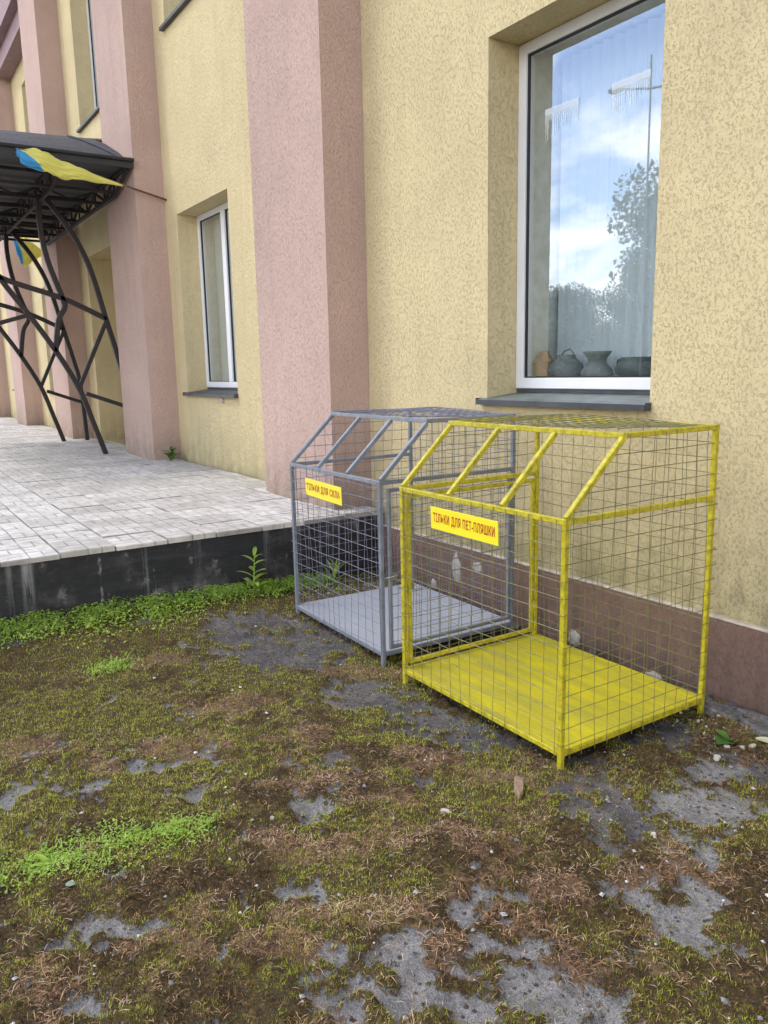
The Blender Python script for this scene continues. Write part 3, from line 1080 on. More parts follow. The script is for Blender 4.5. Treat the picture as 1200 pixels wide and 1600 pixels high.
def window(x0, x1, z0, z1, mull, k):
    yf = WY + RD - .015
    zb = z0 + .055
    mb = MB()
    fw = .065

    def fr(a, b, c, d_, y0=yf, y1=yf + .07):
        mb.box(a, b, y0, y1, c, d_, bev=.004)
    fr(x0 + .002, x0 + fw, zb, z1 - .002)
    fr(x1 - fw, x1 - .002, zb, z1 - .002)
    fr(x0 + fw + .0005, x1 - fw - .0005, zb, zb + fw)
    fr(x0 + fw + .0005, x1 - fw - .0005, z1 - fw, z1 - .002)
    cells = [(x0 + fw, x1 - fw)]
    if mull:
        fr(mull - .05, mull + .05, zb + fw + .0005, z1 - fw - .0005, yf - .004, yf + .074)
        cells = [(x0 + fw, mull - .05), (mull + .05, x1 - fw)]
    w = bobj('window', mb, M['pvc'])
    gm = MB()
    for (a, b) in cells:
        g0, g1 = zb + fw, z1 - fw
        t_ = .009
        gm.box(a + .0008, a + t_, yf + .012, yf + .03, g0 + .0008, g1 - .0008)
        gm.box(b - t_, b - .0008, yf + .012, yf + .03, g0 + .0008, g1 - .0008)
        gm.box(a + t_ + .0005, b - t_ - .0005, yf + .012, yf + .03, g0 + .0008, g0 + t_)
        gm.box(a + t_ + .0005, b - t_ - .0005, yf + .012, yf + .03, g1 - t_, g1 - .0008)
        pm = MB()
        pm.face([(a + t_, yf + .022, g0 + t_), (b - t_, yf + .022, g0 + t_), (b - t_, yf + .022, g1 - t_), (a + t_, yf + .022, g1 - t_)])
        bobj('pane', pm, M['glass'], w)
    bobj('gasket', gm, M['gasket'], w)
    sm = MB()
    e0, e1 = x0 - .055, x1 + .008
    # sloping sheet sill with a turned-down nose
    ya = WY - .045
    sm.v += [(e0, ya, z0 - .012), (e1, ya, z0 - .012), (e1, WY, z0 + .001), (e0, WY, z0 + .001)]
    A = lambda *p: sm.face(p)
    sm = MB()
    A = sm.face
    A([(e0, ya, z0 - .008), (e1, ya, z0 - .008), (e1, WY + .001, z0 + .004), (e0, WY + .001, z0 + .004)])
    A([(x0 + .003, WY + .001, z0 + .004), (x1 - .003, WY + .001, z0 + .004), (x1 - .003, yf + .01, z0 + .03), (x0 + .003, yf + .01, z0 + .03)])
    bobj('sill', sm, M['sill'] if k == 0 else M['sill_dark'], w)
    nm = MB()
    nm.box(e0, e1, ya - .004, ya - .001, z0 - .036, z0 - .005)
    nm.box(e0, e1, ya, WY - .002, z0 - .036, z0 - .031)
    nm.box(e0 - .003, e0 - .0005, ya, WY - .002, z0 - .034, z0 + .004)
    nm.box(e1 + .0005, e1 + .003, ya, WY - .002, z0 - .034, z0 + .004)
    nm.box(x0 + .003, x1 - .003, yf + .008, yf + .05, z0 + .032, zb - .0005)
    bobj('sill_nose', nm, M['sill_dark'], w)
    return w


for k, wdef in enumerate(WINS):
    window(*wdef, k)


def curtain(x0, x1, z0, z1, y, amp, freq, label, mt, seed, diag=False):
    nx = int((x1 - x0) / .012)
    xs_ = np.linspace(x0, x1, nx)
    zs_ = np.linspace(z0, z1, 14)
    X, Z = np.meshgrid(xs_, zs_, indexing='ij')
    ph = fbm(X * 3, Z * .3, 1.0, seed) * 9
    Y = y + amp * np.sin(X * freq + ph) * (.6 + .8 * fbm(X * 2, Z * .2, 1.0, seed + 3))
    Vv = np.stack([X, Y, Z], -1).reshape(-1, 3)
    ni, nj = X.shape
    I, J = np.meshgrid(np.arange(ni - 1), np.arange(nj - 1), indexing='ij')
    a = (I * nj + J).ravel()
    o = npmesh('curtain', Vv, np.stack([a, a + nj, a + nj + 1, a + 1], -1), M[mt], smooth=True)
    return tag(o, label, 'curtain')


curtain(-3.74, -2.56, 1.48, 3.44, 3.83, .020, 75, 'white sheer curtain with folds behind the big window above the cages', 'sheer', 1)
curtain(-9.12, -7.68, 1.45, 3.36, 3.66, .006, 30, 'flat grey curtain behind the narrow window left of the nearest pilaster', 'blind', 2)
for (a, b, c, d, lab) in ((-9.12, -7.68, 5.41, 7.18, 'curtain in the cut off upper window above the narrow one'),
                          (-13.12, -11.77, 5.33, 7.28, 'curtain in the upper window directly above the canopy'),
                          (-17.27, -15.92, 5.33, 7.03, 'curtain in the far upper window by the mauve cornice')):
    curtain(a, b, c, d, 3.62, .012, 40, lab, 'blind', 3)

# paper icicle strips stuck behind the big pane
for (xa, xb, lab, sd) in ((-3.555, -3.30, 'white icicle shaped sticker strip at the left of the big pane', 2), (-3.065, -2.82, 'white icicle shaped sticker strip at the right of the big pane', 5)):
    r = random.Random(sd)
    mb = MB()
    zt = 3.05
    n = 17
    mb.box(xa, xb, 3.4905, 3.4915, zt - .035, zt)
    for i in range(n):
        u0 = xa + (xb - xa) * i / n
        u1 = u0 + (xb - xa) / n * .95
        L = .03 + .11 * r.random() * (1.1 - .6 * i / n)
        mb.face([(u0, 3.491, zt - .0355), (u1, 3.491, zt - .0355), (u1 * .6 + u0 * .4, 3.491, zt - .035 - L), (u1 * .4 + u0 * .6, 3.491, zt - .035 - L)])
    tag(obj('icicle_sticker', mb, M['frost']), lab, 'window sticker', 'icicle strips on the big window')

# pots on the inner sill
ZS = WINS[0][2] + .116
M['clay'] = m_simple('orange_clay', (.50, .29, .16), .8, var=.2, sc=20)
M['greyclay'] = m_simple('grey_clay', (.27, .28, .28), .8, var=.3, sc=14, bmp=.004)
M['darkclay'] = m_simple('dark_green_glaze', (.13, .15, .145), .5, var=.3, sc=14)


def pot(name, x, y, prof, mt, label, handles=(), wob=0.0, extra=None):
    root = empty(name, (x, y, ZS), label, 'pot')
    mb = MB()
    mb.lathe(prof, n=28, wob=wob, squash=.9)
    obj('body', mb, M[mt], root, True)
    for h in handles:
        hm = MB()
        hm.tube(h, .006, 8)
        obj('handle', hm, M[mt], root, True)
    return root


pb = empty('cloth_topped_jar', (-3.70, 3.66, ZS), 'small orange clay jar under a tied cloth, leftmost on the inner sill', 'jar')
mb = MB()
mb.lathe([(.045, 0), (.062, .02), (.066, .06), (.058, .10), (.045, .115)], n=24)
obj('body', mb, M['clay'], pb, True)
mb = MB()
mb.lathe([(.060, .092), (.066, .10), (.046, .118), (.05, .135), (.028, .152), (.03, .165), (.008, .17)], n=24, wob=.22)
obj('cloth_cover', mb, M['clay'], pb, True)
pot('clay_jug', -3.535, 3.68, [(.085, 0), (.105, .02), (.118, .05), (.105, .085), (.075, .11), (.06, .125), (.062, .14)], 'greyclay', 'grey ribbed clay jug with a wooden loop handle on the inner sill',
    ([(.05, 0, .10), (.06, 0, .15), (.03, 0, .175), (-.02, 0, .16), (-.05, 0, .12)],))
pot('flared_pot', -3.285, 3.68, [(.085, 0), (.10, .02), (.095, .045), (.07, .07), (.055, .09), (.06, .115), (.085, .145), (.088, .155)], 'greyclay', 'grey clay pot with a flared rim between two jugs on the inner sill')
pot('glazed_pot', -2.985, 3.68, [(.08, 0), (.125, .02), (.135, .05), (.12, .08), (.10, .10), (.105, .115)], 'darkclay', 'dark green glazed pot with a small handle, rightmost on the inner sill',
    ([(-.10, 0, .105), (-.145, 0, .10), (-.15, 0, .06), (-.125, 0, .04)],))

# white plastic stub below the narrow window
mb = MB()
mb.lathe([(.0, -.03), (.02, -.024), (.03, 0), (.02, .024), (.0, .03)], n=14, wob=.2)
for i, p in enumerate(mb.v):
    mb.v[i] = (p[0] - 8.06, p[1] + WY - .012, p[2] + 1.30)
bobj('foam_blob', mb, M['foam'])


# pale patches of foam and spilt plaster on the plinth
def blob(x, z, a, b, seed, t=.012):
    r = random.Random(seed)
    mb = MB()
    n = 18
    yb = WY - .0225
    rad_ = [1 + .35 * (r.random() - .5) for _ in range(n)]
    for ring, (k, dy) in enumerate(((1.0, 0.0), (.85, t * .7), (.45, t), (.05, t * 1.1))):
        for j in range(n):
            an = 6.283 * j / n
            mb.v.append((x + a * k * rad_[j] * math.cos(an), yb - dy * (.7 + .6 * r.random()), z + b * k * rad_[j] * math.sin(an)))
    for i in range(3):
        for j in range(n):
            k = (j + 1) % n
            mb.f.append((i * n + j, i * n + k, (i + 1) * n + k, (i + 1) * n + j))
            mb.m.append(0)
    mb.f.append(tuple(3 * n + j for j in range(n)))
    mb.m.append(0)
    return bobj('plaster_patch', mb, M['foam'], None, True)


blob(-2.985, .075, .045, .05, 1)
blob(-4.05, .27, .045, .10, 2)
blob(-3.83, .32, .05, .035, 3, .005)
blob(-4.30, .10, .03, .04, 4)
blob(-2.44, .02, .05, .03, 5)

# ------------------------------------------------------------------ platform with tiles
plat = empty('platform', (-10, 1, 0), 'raised terrace of pale concrete tiles with a black painted side wall', None)
del plat['label']
tag(plat, 'raised terrace of pale concrete tiles with a black painted side wall', None, None, 'structure')


def pobj(name, mb, mats):
    o = obj(name, mb, mats, plat)
    o.location = (10, -1, 0)
    return o


XE = -4.93
mb = MB()
mb.box(-40, XE - .025, -6, WY - .001, -.3, PZ - .036)
pobj('side_wall', mb, M['riser'])
mb = MB()
mb.box(-40, XE - .06, -6, WY - .003, PZ - .035, PZ - .020)
pobj('tile_bed', mb, M['mortar'])
mb = MB()
r = random.Random(12)
T = .33
for i in range(62):
    for j in range(-18, 12):
        xa = XE - T * (i + 1)
        ya = -.1 + T * (j - 0)
        yb = min(ya + T, WY - .004)
        if yb - ya < .04 or ya < -6:
            continue
        g = .0035 if i else .003
        dz = r.gauss(0, .0022)
        tx, ty = r.gauss(0, .006), r.gauss(0, .006)
        if i == 0:
            dz += max(-.006, min(.006, r.gauss(0, .004)))
            tx *= .4
            ty *= .6
        xo = r.gauss(0, .0015) + (r.gauss(0, .008) if i == 0 else 0)
        b = len(mb.v)
        x0, x1, y0, y1 = xa + g + xo, xa + T - g + xo, ya + g, yb - g
        bv = .005
        for (z, k) in ((PZ - .036, 0), (PZ - bv, 0), (PZ, bv)):
            for (x, y) in ((x0 + k, y0 + k), (x1 - k, y0 + k), (x1 - k, y1 - k), (x0 + k, y1 - k)):
                zz_ = z + (dz + (x - xa) * tx + (y - ya) * ty if z > PZ - .03 else 0)
                mb.v.append((x, y, zz_))
        tn = r.random()
        mb.tint += [tn] * 12
        mb.f.append((b + 8, b + 9, b + 10, b + 11))
        for q in range(2):
            for e in range(4):
                f = (e + 1) % 4
                mb.f.append((b + q * 4 + e, b + q * 4 + f, b + q * 4 + 4 + f, b + q * 4 + 4 + e))
        mb.m += [0] * 9
pobj('paving', mb, M['tile'])

# ------------------------------------------------------------------ canopy
can = empty('entrance_canopy', (-12.2, 2.6, PZ), 'dark arched entrance canopy on curved lattice supports', 'canopy')


def cobj(name, mb, mats, parent=None, smooth=False):
    o = obj(name, mb, mats, parent or can, smooth)
    if parent is None:
        o.location = (12.2, -2.6, -PZ)
    return o


XA, XB, XM = -9.49, -14.91, -12.2
prof = [(0, 0), (.06, .035), (.2, .098), (.41, .42 * .42 + .25), (.7, .66), (1.0, .86)]
prof = [(0, 0), (.08, .045), (.22, .22), (.41, .43), (.60, .60), (.8, .75), (1.0, .86)]
ring = [(XA + (XM - XA) * t, 3.99 + z) for t, z in prof]
ring += [(XB - (XB - XM) * t, 3.99 + z) for t, z in reversed(prof[:-1])]
YF, YB = -.1, PY - .006
mb = MB()
ys = [YB - (YB - YF) * i / 8 for i in range(9)]
for i in range(len(ring) - 1):
    for j in range(8):
        def P(a, yy, dz=0):
            fall = .05 * (YB - yy) * (a[1] - 3.99)
            return (a[0], yy, a[1] - fall + dz)
        a_, b_ = ring[i], ring[i + 1]
        mb.face([P(a_, ys[j]), P(b_, ys[j]), P(b_, ys[j + 1]), P(a_, ys[j + 1])])
        mb.face([P(a_, ys[j], -.03), P(a_, ys[j + 1], -.03), P(b_, ys[j + 1], -.03), P(b_, ys[j], -.03)], 1)
    mb.face([P(ring[i], YB), P(ring[i], YB, -.03), P(ring[i + 1], YB, -.03), P(ring[i + 1], YB)], 1)
    mb.face([P(ring[i], YF), P(ring[i + 1], YF), P(ring[i + 1], YF, -.03), P(ring[i], YF, -.03)], 1)
cobj('roof', mb, [M['roof'], M['ceiling']])
# infill flashing between the two pilasters
mb = MB()
for i in range(len(ring) - 1):
    a_, b_ = ring[i], ring[i + 1]
    if a_[0] > -10.76 or b_[0] < -13.93:
        continue
    mb.face([(a_[0], YB + .001, a_[1] - .002), (b_[0], YB + .001, b_[1] - .002), (b_[0], WY - .002, b_[1] + .03), (a_[0], WY - .002, a_[1] + .03)])
cobj('flashing', mb, M['black_sheet'])
# seam cap running diagonally over the near slope
mb = MB()
def roofz(x):
    t_ = abs(x - XA)
    pts = [(abs(a[0] - XA), a[1]) for a in ring]
    for i in range(len(pts) - 1):
        if pts[i][0] <= t_ <= pts[i + 1][0]:
            k = (t_ - pts[i][0]) / (pts[i + 1][0] - pts[i][0])
            return pts[i][1] * (1 - k) + pts[i + 1][1] * k
    return pts[-1][1]
path = []
for i in range(12):
    k = i / 11
    xx = -9.50 - 1.5 * k
    path.append((xx, 2.87 - .32 * k, roofz(xx) + .012))
mb.tube(path, .012, 6)
cobj('ridge_cap', mb, M['black_sheet'])
# fascia boards on the side eaves
for xe in (XA, XB):
    sgn = 1 if xe == XA else -1
    mb = MB()
    mb.box(min(xe, xe - .02 * sgn), max(xe, xe - .02 * sgn), YF, YB, 3.90, 3.985)
    mb.tube([(xe + .02 * sgn, YF, 3.985), (xe + .02 * sgn, YB, 3.985)], .02, 8)
    cobj('fascia', mb, M['black_sheet'])
# soffit strips and roof trusses across (parallel to the wall)
for k, yy in enumerate((2.84, 2.12, 1.35, .55)):
    mb = MB()
    zl = 3.72
    mb.bar((XA - .03, yy, 3.93), (XB + .03, yy, 3.93), .022)
    xa_, xb_ = -10.15, -14.25
    mb.bar((xa_, yy, zl), (xb_, yy, zl), .016 if k else .022)
    mb.bar((XA - .06, yy, 3.9), (xa_, yy, zl), .018)
    mb.bar((XB + .06, yy, 3.9), (xb_, yy, zl), .018)
    n = 9
    for i in range(n):
        u = xa_ + (xb_ - xa_) * i / n
        w_ = xa_ + (xb_ - xa_) * (i + 1) / n
        mb.bar((u, yy, zl + .02), (u, yy, 3.91), .011)
        mb.bar((u, yy, zl + .02 if i % 2 else 3.91), (w_, yy, 3.91 if i % 2 else zl + .02), .014)
    # top web up to the roof
    for xx in (-10.85, -11.5, -12.2, -12.9, -13.55):
        mb.bar((xx, yy, 3.95), (xx, yy, roofz(xx) - .10), .014)
    pts_ = [(a[0], yy, a[1] - .075) for a in ring[1:-1]]
    mb.tube(pts_, .018, sq=True)
    cobj('truss', mb, M['dark_metal'])
# beams running outwards
for xx in (-10.15, -10.85, -11.5, -12.2, -12.9, -13.55, -14.25):
    mb = MB()
    mb.bar((xx, YF + .05, 3.755), (xx, YB - .03, 3.755), .018)
    mb.bar((xx, YF + .05, 3.905), (xx, YB - .03, 3.905), .018)
    if xx in (-10.85, -12.2, -13.55):
        for i in range(9):
            y0, y1 = YB - .1 - i * .32, YB - .1 - (i + 1) * .32
            mb.bar((xx, y0, 3.77 if i % 2 else 3.89), (xx, y1, 3.89 if i % 2 else 3.77), .011)
    cobj('beam', mb, M['dark_metal'])
# ceiling sheet under the roof, above the trusses
mb = MB()
mb.box(XB + .03, XA - .03, YF + .02, YB - .01, 3.952, 3.958)
cobj('ceiling_sheet', mb, M['ceiling'])


def spl(pts, n=6):
    """catmull-rom through the points"""
    P = [pts[0]] + list(pts) + [pts[-1]]
    out = []
    for i in range(1, len(P) - 2):
        for k in range(n):
            t = k / n
            q = []
            for c in range(len(P[0])):
                p0, p1, p2, p3 = P[i - 1][c], P[i][c], P[i + 1][c], P[i + 2][c]
                q.append(.5 * ((2 * p1) + (-p0 + p2) * t + (2 * p0 - 5 * p1 + 4 * p2 - p3) * t * t + (-p0 + 3 * p1 - 3 * p2 + p3) * t ** 3))
            out.append(tuple(q))
    out.append(tuple(pts[-1]))
    return out


ARCS = [
    [(2.660, PZ), (2.535, .965), (2.388, 1.43), (2.15, 1.90), (1.87, 2.35), (1.60, 2.75), (1.35, 3.22), (1.2, 3.74)],
    [(2.155, 3.80), (2.449, 3.396), (2.646, 2.966), (2.806, 2.302), (2.91, 1.862), (2.985, 1.45), (3.02, PZ)],
    [(2.115, 3.80), (2.095, 3.45), (2.145, 3.03), (2.28, 2.58), (2.30, 2.45), (2.21, 2.28), (2.145, 1.90)],
    [(1.2, 3.05), (1.58, 2.79), (2.298, 2.557), (2.808, 2.315)],
]
BR = [[(2.808, 2.30), (2.395, 1.44)], [(2.47, 1.36), (3.0, 1.16)], [(1.87, 2.35), (1.2, 2.15)], [(2.145, 1.9), (1.5, 1.75)]]
BR = BR[:3]
for xx in (-10.87, -13.48):
    mb = MB()
    for a_ in ARCS:
        mb.tube([(xx, y, z) for y, z in spl(a_)], .030, sq=True)
    for a_ in BR:
        mb.tube([(xx + .004, y, z) for y, z in a_], .025, sq=True)
    cobj('lattice_support', mb, M['dark_metal'])


# ------------------------------------------------------------------ flags
def flag(loc, label, seed, spread, d=(0, -1.56, .37)):
    r = random.Random(seed)
    root = empty('flag', loc, label, 'flag', 'flags by the entrance')
    d = Vector(d)
    pm = MB()
    pm.tube([(0, 0, 0), tuple(d * .5), tuple(d)], [.012, .011, .010], 8)
    obj('pole', pm, M['rust'], root, True)
    cm_ = MB()
    ns, nr = 110, 64
    for i in range(ns + 1):
        s = i / ns
        k = .32 + .69 * s
        c = d * k
        env = min(1, s * 1.5) ** 1.1 * (1 - .35 * max(0, (s - .75) / .25) ** 2)
        h = (.012 + .076 * env * spread)
        wv = (.010 + .05 * env)
        wob = .012 * math.sin(s * 17 + seed) * env
        if s > .97:
            h *= .6
            wv *= .6
        for j in range(nr):
            an = 2 * math.pi * j / nr
            fold = 1 + .22 * math.sin(3 * an + s * 9 + seed) * env + .07 * math.sin(13 * an + s * 31) * env + .06 * math.sin(23 * s + 4 * an) * env + .12 * math.sin(7 * an - s * 14) * env + .05 * math.sin(11 * an + 30 * s)
            cm_.v.append((wv * fold * math.sin(an) + wob, c.y + .01 * math.sin(5 * an + s * 20), c.z + h * fold * math.cos(an) - h * .72 + wob))
    for i in range(ns):
        for j in range(nr):
            k = (j + 1) % nr
            cm_.f.append((i * nr + j, i * nr + k, (i + 1) * nr + k, (i + 1) * nr + j))
            s = (i + .5) / ns
            an = 2 * math.pi * (j + .5) / nr
            low = -math.cos(an)
            blue = s > .88 - .11 * low
            cm_.m.append(1 if blue else 0)
    cm_.f.append(tuple(ns * nr + j for j in range(nr)))
    cm_.m.append(1)
    obj('cloth', cm_, [M['flag_yellow'], M['flag_blue']], root, True)
    return root


flag((-9.46, WY, 3.585), 'furled blue and yellow flag on a rusty pole near the canopy corner', 1, 1.0)
flag((-15.30, WY, 3.60), 'blue and yellow flag hanging beyond the lattice supports, the far one', 4, 2.6, (0, -.72, .36))


# ------------------------------------------------------------------ cages
def wire_panel(name, O_, U, Vv, nrm, clipf, ulen, vlen, du, dv, mat_, parent, seed, r_=.0017):
    """grid of welded wires on the plane O+u*U+v*V; clipf(kind, c) -> (start, end) of the wire"""
    rr = random.Random(seed)
    O_, U, Vv, nrm = Vector(O_), Vector(U), Vector(Vv), Vector(nrm)
    mb = MB()
    ph = [rr.random() * 6 for _ in range(4)]

    def bulge(u, v):
        return .011 * math.sin(u * 5 + ph[0]) * math.sin(v * 4 + ph[1]) + .003 * math.sin(u * 13 + ph[2] + v * 9)
    k = 0
    u = du * .55
    while u < ulen - .01:
        a, b = clipf('v', u)
        if b - a > .02:
            jit = rr.gauss(0, .003)
            pts = []
            m_ = max(3, int((b - a) / .12))
            for i in range(m_ + 1):
                v = a + (b - a) * i / m_
                pts.append(O_ + U * (u + jit * math.sin(v * 6 + u * 30)) + Vv * v + nrm * (bulge(u, v)))
            mb.tube(pts, r_, 4, cap=False)
        u += du
    v = dv * .6
    while v < vlen - .005:
        a, b = clipf('u', v)
        if b - a > .02:
            pts = []
            m_ = max(3, int((b - a) / .12))
            for i in range(m_ + 1):
                uu = a + (b - a) * i / m_
                pts.append(O_ + U * uu + Vv * (v + .0012 * math.sin(uu * 9 + v * 40)) + nrm * (bulge(uu, v) + 2 * r_))
            mb.tube(pts, r_, 4, cap=False)
        v += dv
    return obj(name, mb, mat_, parent)


def text_mesh(body, width, height, mat_, parent, loc):
    cu = bpy.data.curves.new('lettering', 'FONT')
    cu.body = body
    cu.size = 1.0
    cu.offset = .018
    cu.extrude = .0
    cu.align_x = 'CENTER'
    cu.align_y = 'CENTER'
    cu.space_character = 1.12
    to = bpy.data.objects.new('lettering_src', cu)
    C.objects.link(to)
    bpy.context.view_layer.update()
    dg = bpy.context.evaluated_depsgraph_get()
    me = bpy.data.meshes.new_from_object(to.evaluated_get(dg))
    bpy.data.objects.remove(to)
    xs_ = [v.co.x for v in me.vertices]
    ys_ = [v.co.y for v in me.vertices]
    sx = width / (max(xs_) - min(xs_))
    sy = height / (max(ys_) - min(ys_))
    cx_, cy_ = (max(xs_) + min(xs_)) / 2, (max(ys_) + min(ys_)) / 2
    for v in me.vertices:
        v.co = Vector(((v.co.x - cx_) * sx, 0, (v.co.y - cy_) * sy))
    me.materials.clear()
    me.materials.append(mat_)
    me.name = 'lettering'
    o = bpy.data.objects.new('lettering', me)
    C.objects.link(o)
    o.parent = parent
    o.location = loc
    return o


def cage(loc, rz, Wc, D, label, tube, wire, floor, door_side, sign_x, sign_z, sign_w, text, seed, tilt=0.0, zf=0.0):
    root = empty('mesh_cage', loc, label, 'recycling cage', 'mesh recycling cages by the wall', rz)
    w = .0112
    H0, H1, YR = 1.0, 1.305, .315
    TP, WR = M[tube], M[wire]

    def part(name, segs, ww=w):
        mb = MB()
        for p, q in segs:
            mb.bar(p, q, ww, up=(0, 1, 0))
        return obj(name, mb, TP, root)
    X0, X1, Y0, Y1 = w, Wc - w, w, D - w
    part('post', [((X0, Y0, -.012), (X0, Y0, H0 - w))])
    part('post', [((X1, Y0, -.012), (X1, Y0, H0 - w))])
    part('post', [((X0, Y1, -.012), (X0, Y1, H1 - w))])
    part('post', [((X1, Y1, -.012), (X1, Y1, H1 - w))])
    e = w + .0006
    zb = .066
    part('rail', [((X0 + e, Y0, zb), (X1 - e, Y0, zb))])
    part('rail', [((X0 + e, Y1, zb), (X1 - e, Y1, zb))])
    part('rail', [((X0, Y0 + e, zb), (X0, Y1 - e, zb))])
    part('rail', [((X1, Y0 + e, zb), (X1, Y1 - e, zb))])
    part('rail', [((X0 - w, Y0, H0), (X1 + w, Y0, H0))])
    part('rail', [((X0, Y0 + e, H0), (X0, Y1 - e, H0))])
    part('rail', [((X1, Y0 + e, H0), (X1, Y1 - e, H0))])
    part('rail', [((X0 - w, YR, H1), (X1 + w, YR, H1))])
    part('rail', [((X0 - w, Y1, H1), (X1 + w, Y1, H1))])
    part('rail', [((X0, YR + e, H1), (X0, Y1 - e, H1))])
    part('rail', [((X1, YR + e, H1), (X1, Y1 - e, H1))])
    for k in range(4):
        xx = X0 + (X1 - X0) * k / 3
        part('slope_bar', [((xx, Y0 + .004, H0 + .012), (xx, YR - .004, H1 - .012))])
    fm = MB()
    fm.box(.004, Wc - .004, .004, D - .004, zb + w + .0006, zb + w + .0036)
    obj('floor_sheet', fm, M[floor], root)
    du, dv = .0735, .0665
    wo_ = .003
    z1 = .045
    # front
    wire_panel('wire_mesh', (0, -wo_, 0), (1, 0, 0), (0, 0, 1), (0, -1, 0), lambda k, c: (z1, H0 + .008) if k == 'v' else (-.001, Wc + .001) if c > z1 else (0, 0), Wc, H0, du, dv, WR, root, seed + 1)
    # back
    wire_panel('wire_mesh', (0, D + wo_, 0), (1, 0, 0), (0, 0, 1), (0, 1, 0), lambda k, c: (z1, H1 + .008) if k == 'v' else (0, Wc) if c > z1 else (0, 0), Wc, H1, du, dv, WR, root, seed + 2)
    # top
    wire_panel('wire_mesh', (0, YR, H1 + w + wo_), (1, 0, 0), (0, 1, 0), (0, 0, 1), lambda k, c: (-.01, D - YR + .004) if k == 'v' else (0, Wc), Wc, D - YR, du, dv, WR, root, seed + 3)

    def side_clip(lo):
        def f(k, c):
            if k == 'v':
                top = H1 if c > YR else H0 + (H1 - H0) * c / YR
                return (lo, top + .006)
            if c < lo:
                return (0, 0)
            st = 0 if c < H0 else (c - H0) / (H1 - H0) * YR
            return (st, D)
        return f
    for s, xx in ((-1, -wo_), (1, Wc + wo_)):
        lo = z1 if s != door_side else H0 - .01
        wire_panel('wire_mesh', (xx, 0, 0), (0, 1, 0), (0, 0, 1), (s, 0, 0), side_clip(lo), D, H1, .0735, dv, WR, root, seed + 5 + s)
    # door in one side, hinged on the rear post
    dw = .0095
    dl = D - 4 * w - .03
    door = MB()
    zt_, zb_ = H0 - w - .018, zb + w + .022
    # local: hinge at origin, runs towards -y
    for p, q in (((0, -dw, zb_), (0, -dw, zt_)), ((0, -dl, zb_), (0, -dl, zt_)), ((0, -2 * dw, zt_ - dw), (0, -dl + dw, zt_ - dw)), ((0, -2 * dw, zb_ + dw), (0, -dl + dw, zb_ + dw))):
        door.bar(p, q, dw, up=(1, 0, 0))
    do = obj('door', door, TP, root)
    xd = X1 if door_side > 0 else X0
    do.location = (xd, Y1 - w - .008, 0)
    do.rotation_euler = (0, 0, door_side * rad(tilt))
    wire_panel('wire_mesh', (door_side * (dw + .002), -dl, zb_), (0, 1, 0), (0, 0, 1), (door_side, 0, 0), lambda k, c: (0, zt_ - zb_) if k == 'v' else (0, dl), dl, zt_ - zb_, .0735, dv, WR, do, seed + 9)
    for hz in (.25, .80):
        hm = MB()
        hm.tube([(0, .004, hz - .03), (0, .004, hz + .03)], .009, 8)
        obj('hinge', hm, TP, do)
    lm = MB()
    lz = .50
    lm.tube([(door_side * .014, -dl + .04, lz), (door_side * .016, -dl - .05, lz)], .005, 8)
    lm.box(door_side * .012 - .003, door_side * .012 + .003, -dl - .012, -dl + .035, lz - .02, lz + .02, bev=.001)
    lm.tube(spl([(door_side * .02, -dl - .03, lz), (door_side * .05, -dl + .0, lz + .015), (door_side * .085, -dl + .01, lz + .05)]), .003, 6)
    lm.tube(spl([(door_side * .02, -dl - .03, lz - .005), (door_side * .05, -dl + .02, lz - .012), (door_side * .06, -dl + .05, lz - .045)]), .0025, 6)
    obj('latch', lm, M['clasp'], do)
    # sign on the front
    sm = MB()
    hh = .104
    sm.box(-sign_w / 2, sign_w / 2, -.003, 0, -hh / 2, hh / 2, bev=.0008)
    sg = obj('sign', sm, M['sign'], root)
    sg.location = (sign_x, -.012, sign_z)
    sg.rotation_euler = (rad(2), rad(1.2 if seed < 50 else .4), 0)
    text_mesh(text, sign_w * .92, .052, M['red_print'], sg, (0, -.0042, 0))
    return root


yc = cage((-3.145, 2.145, .020), rad(-.3), 1.105, .915, 'yellow wire mesh cage with a sloping front and yellow floor, nearer one',
          'y_tube', 'y_wire', 'y_floor', -1, .511, .902, .465, 'ТІЛЬКИ ДЛЯ ПЕТ-ПЛЯШКИ', 60)
gc = cage((-4.475, 2.215, .016), rad(-1.5), 1.085, .925, 'grey wire mesh cage with a sloping front standing nearer the platform',
          'g_tube', 'g_wire', 'g_floor', 1, .475, .888, .45, 'ТІЛЬКИ ДЛЯ СКЛА', 20, 2.0)


# ------------------------------------------------------------------ rubble and loose bits
def chunk(name, x, y, a, b, h, rz, mt, label, cat, group=None, seed=0, dz=0.0):
    r = random.Random(seed)
    n = r.choice((6, 7, 8))
    mb = MB()
    ang = sorted((i + .6 * (r.random() - .5)) * 6.283 / n for i in range(n))
    rad_ = [.8 + .4 * r.random() for _ in range(n)]
    for (k, z, j) in ((1, -.01, 0), (1.02, h * .5, .04), (.95, h * .88, .05), (.86, h, .05)):
        for q in range(n):
            kk = k * rad_[q] * (1 + (r.random() - .5) * j * 2)
            mb.v.append((a * kk * math.cos(ang[q]), b * kk * math.sin(ang[q]), z + (r.random() - .5) * h * .12))
    for i in range(3):
        for q in range(n):
            w_ = (q + 1) % n
            mb.f.append((i * n + q, i * n + w_, (i + 1) * n + w_, (i + 1) * n + q))
            mb.m.append(0)
    mb.f.append(tuple(3 * n + q for q in range(n)))
    mb.m.append(0)
    z0 = zat(x, y)
    o = obj(name, mb, M[mt], None, False, (x, y, z0 + dz))
    o.rotation_euler = (r.gauss(0, .11), r.gauss(0, .11), rz)
    return tag(o, label, cat, group)


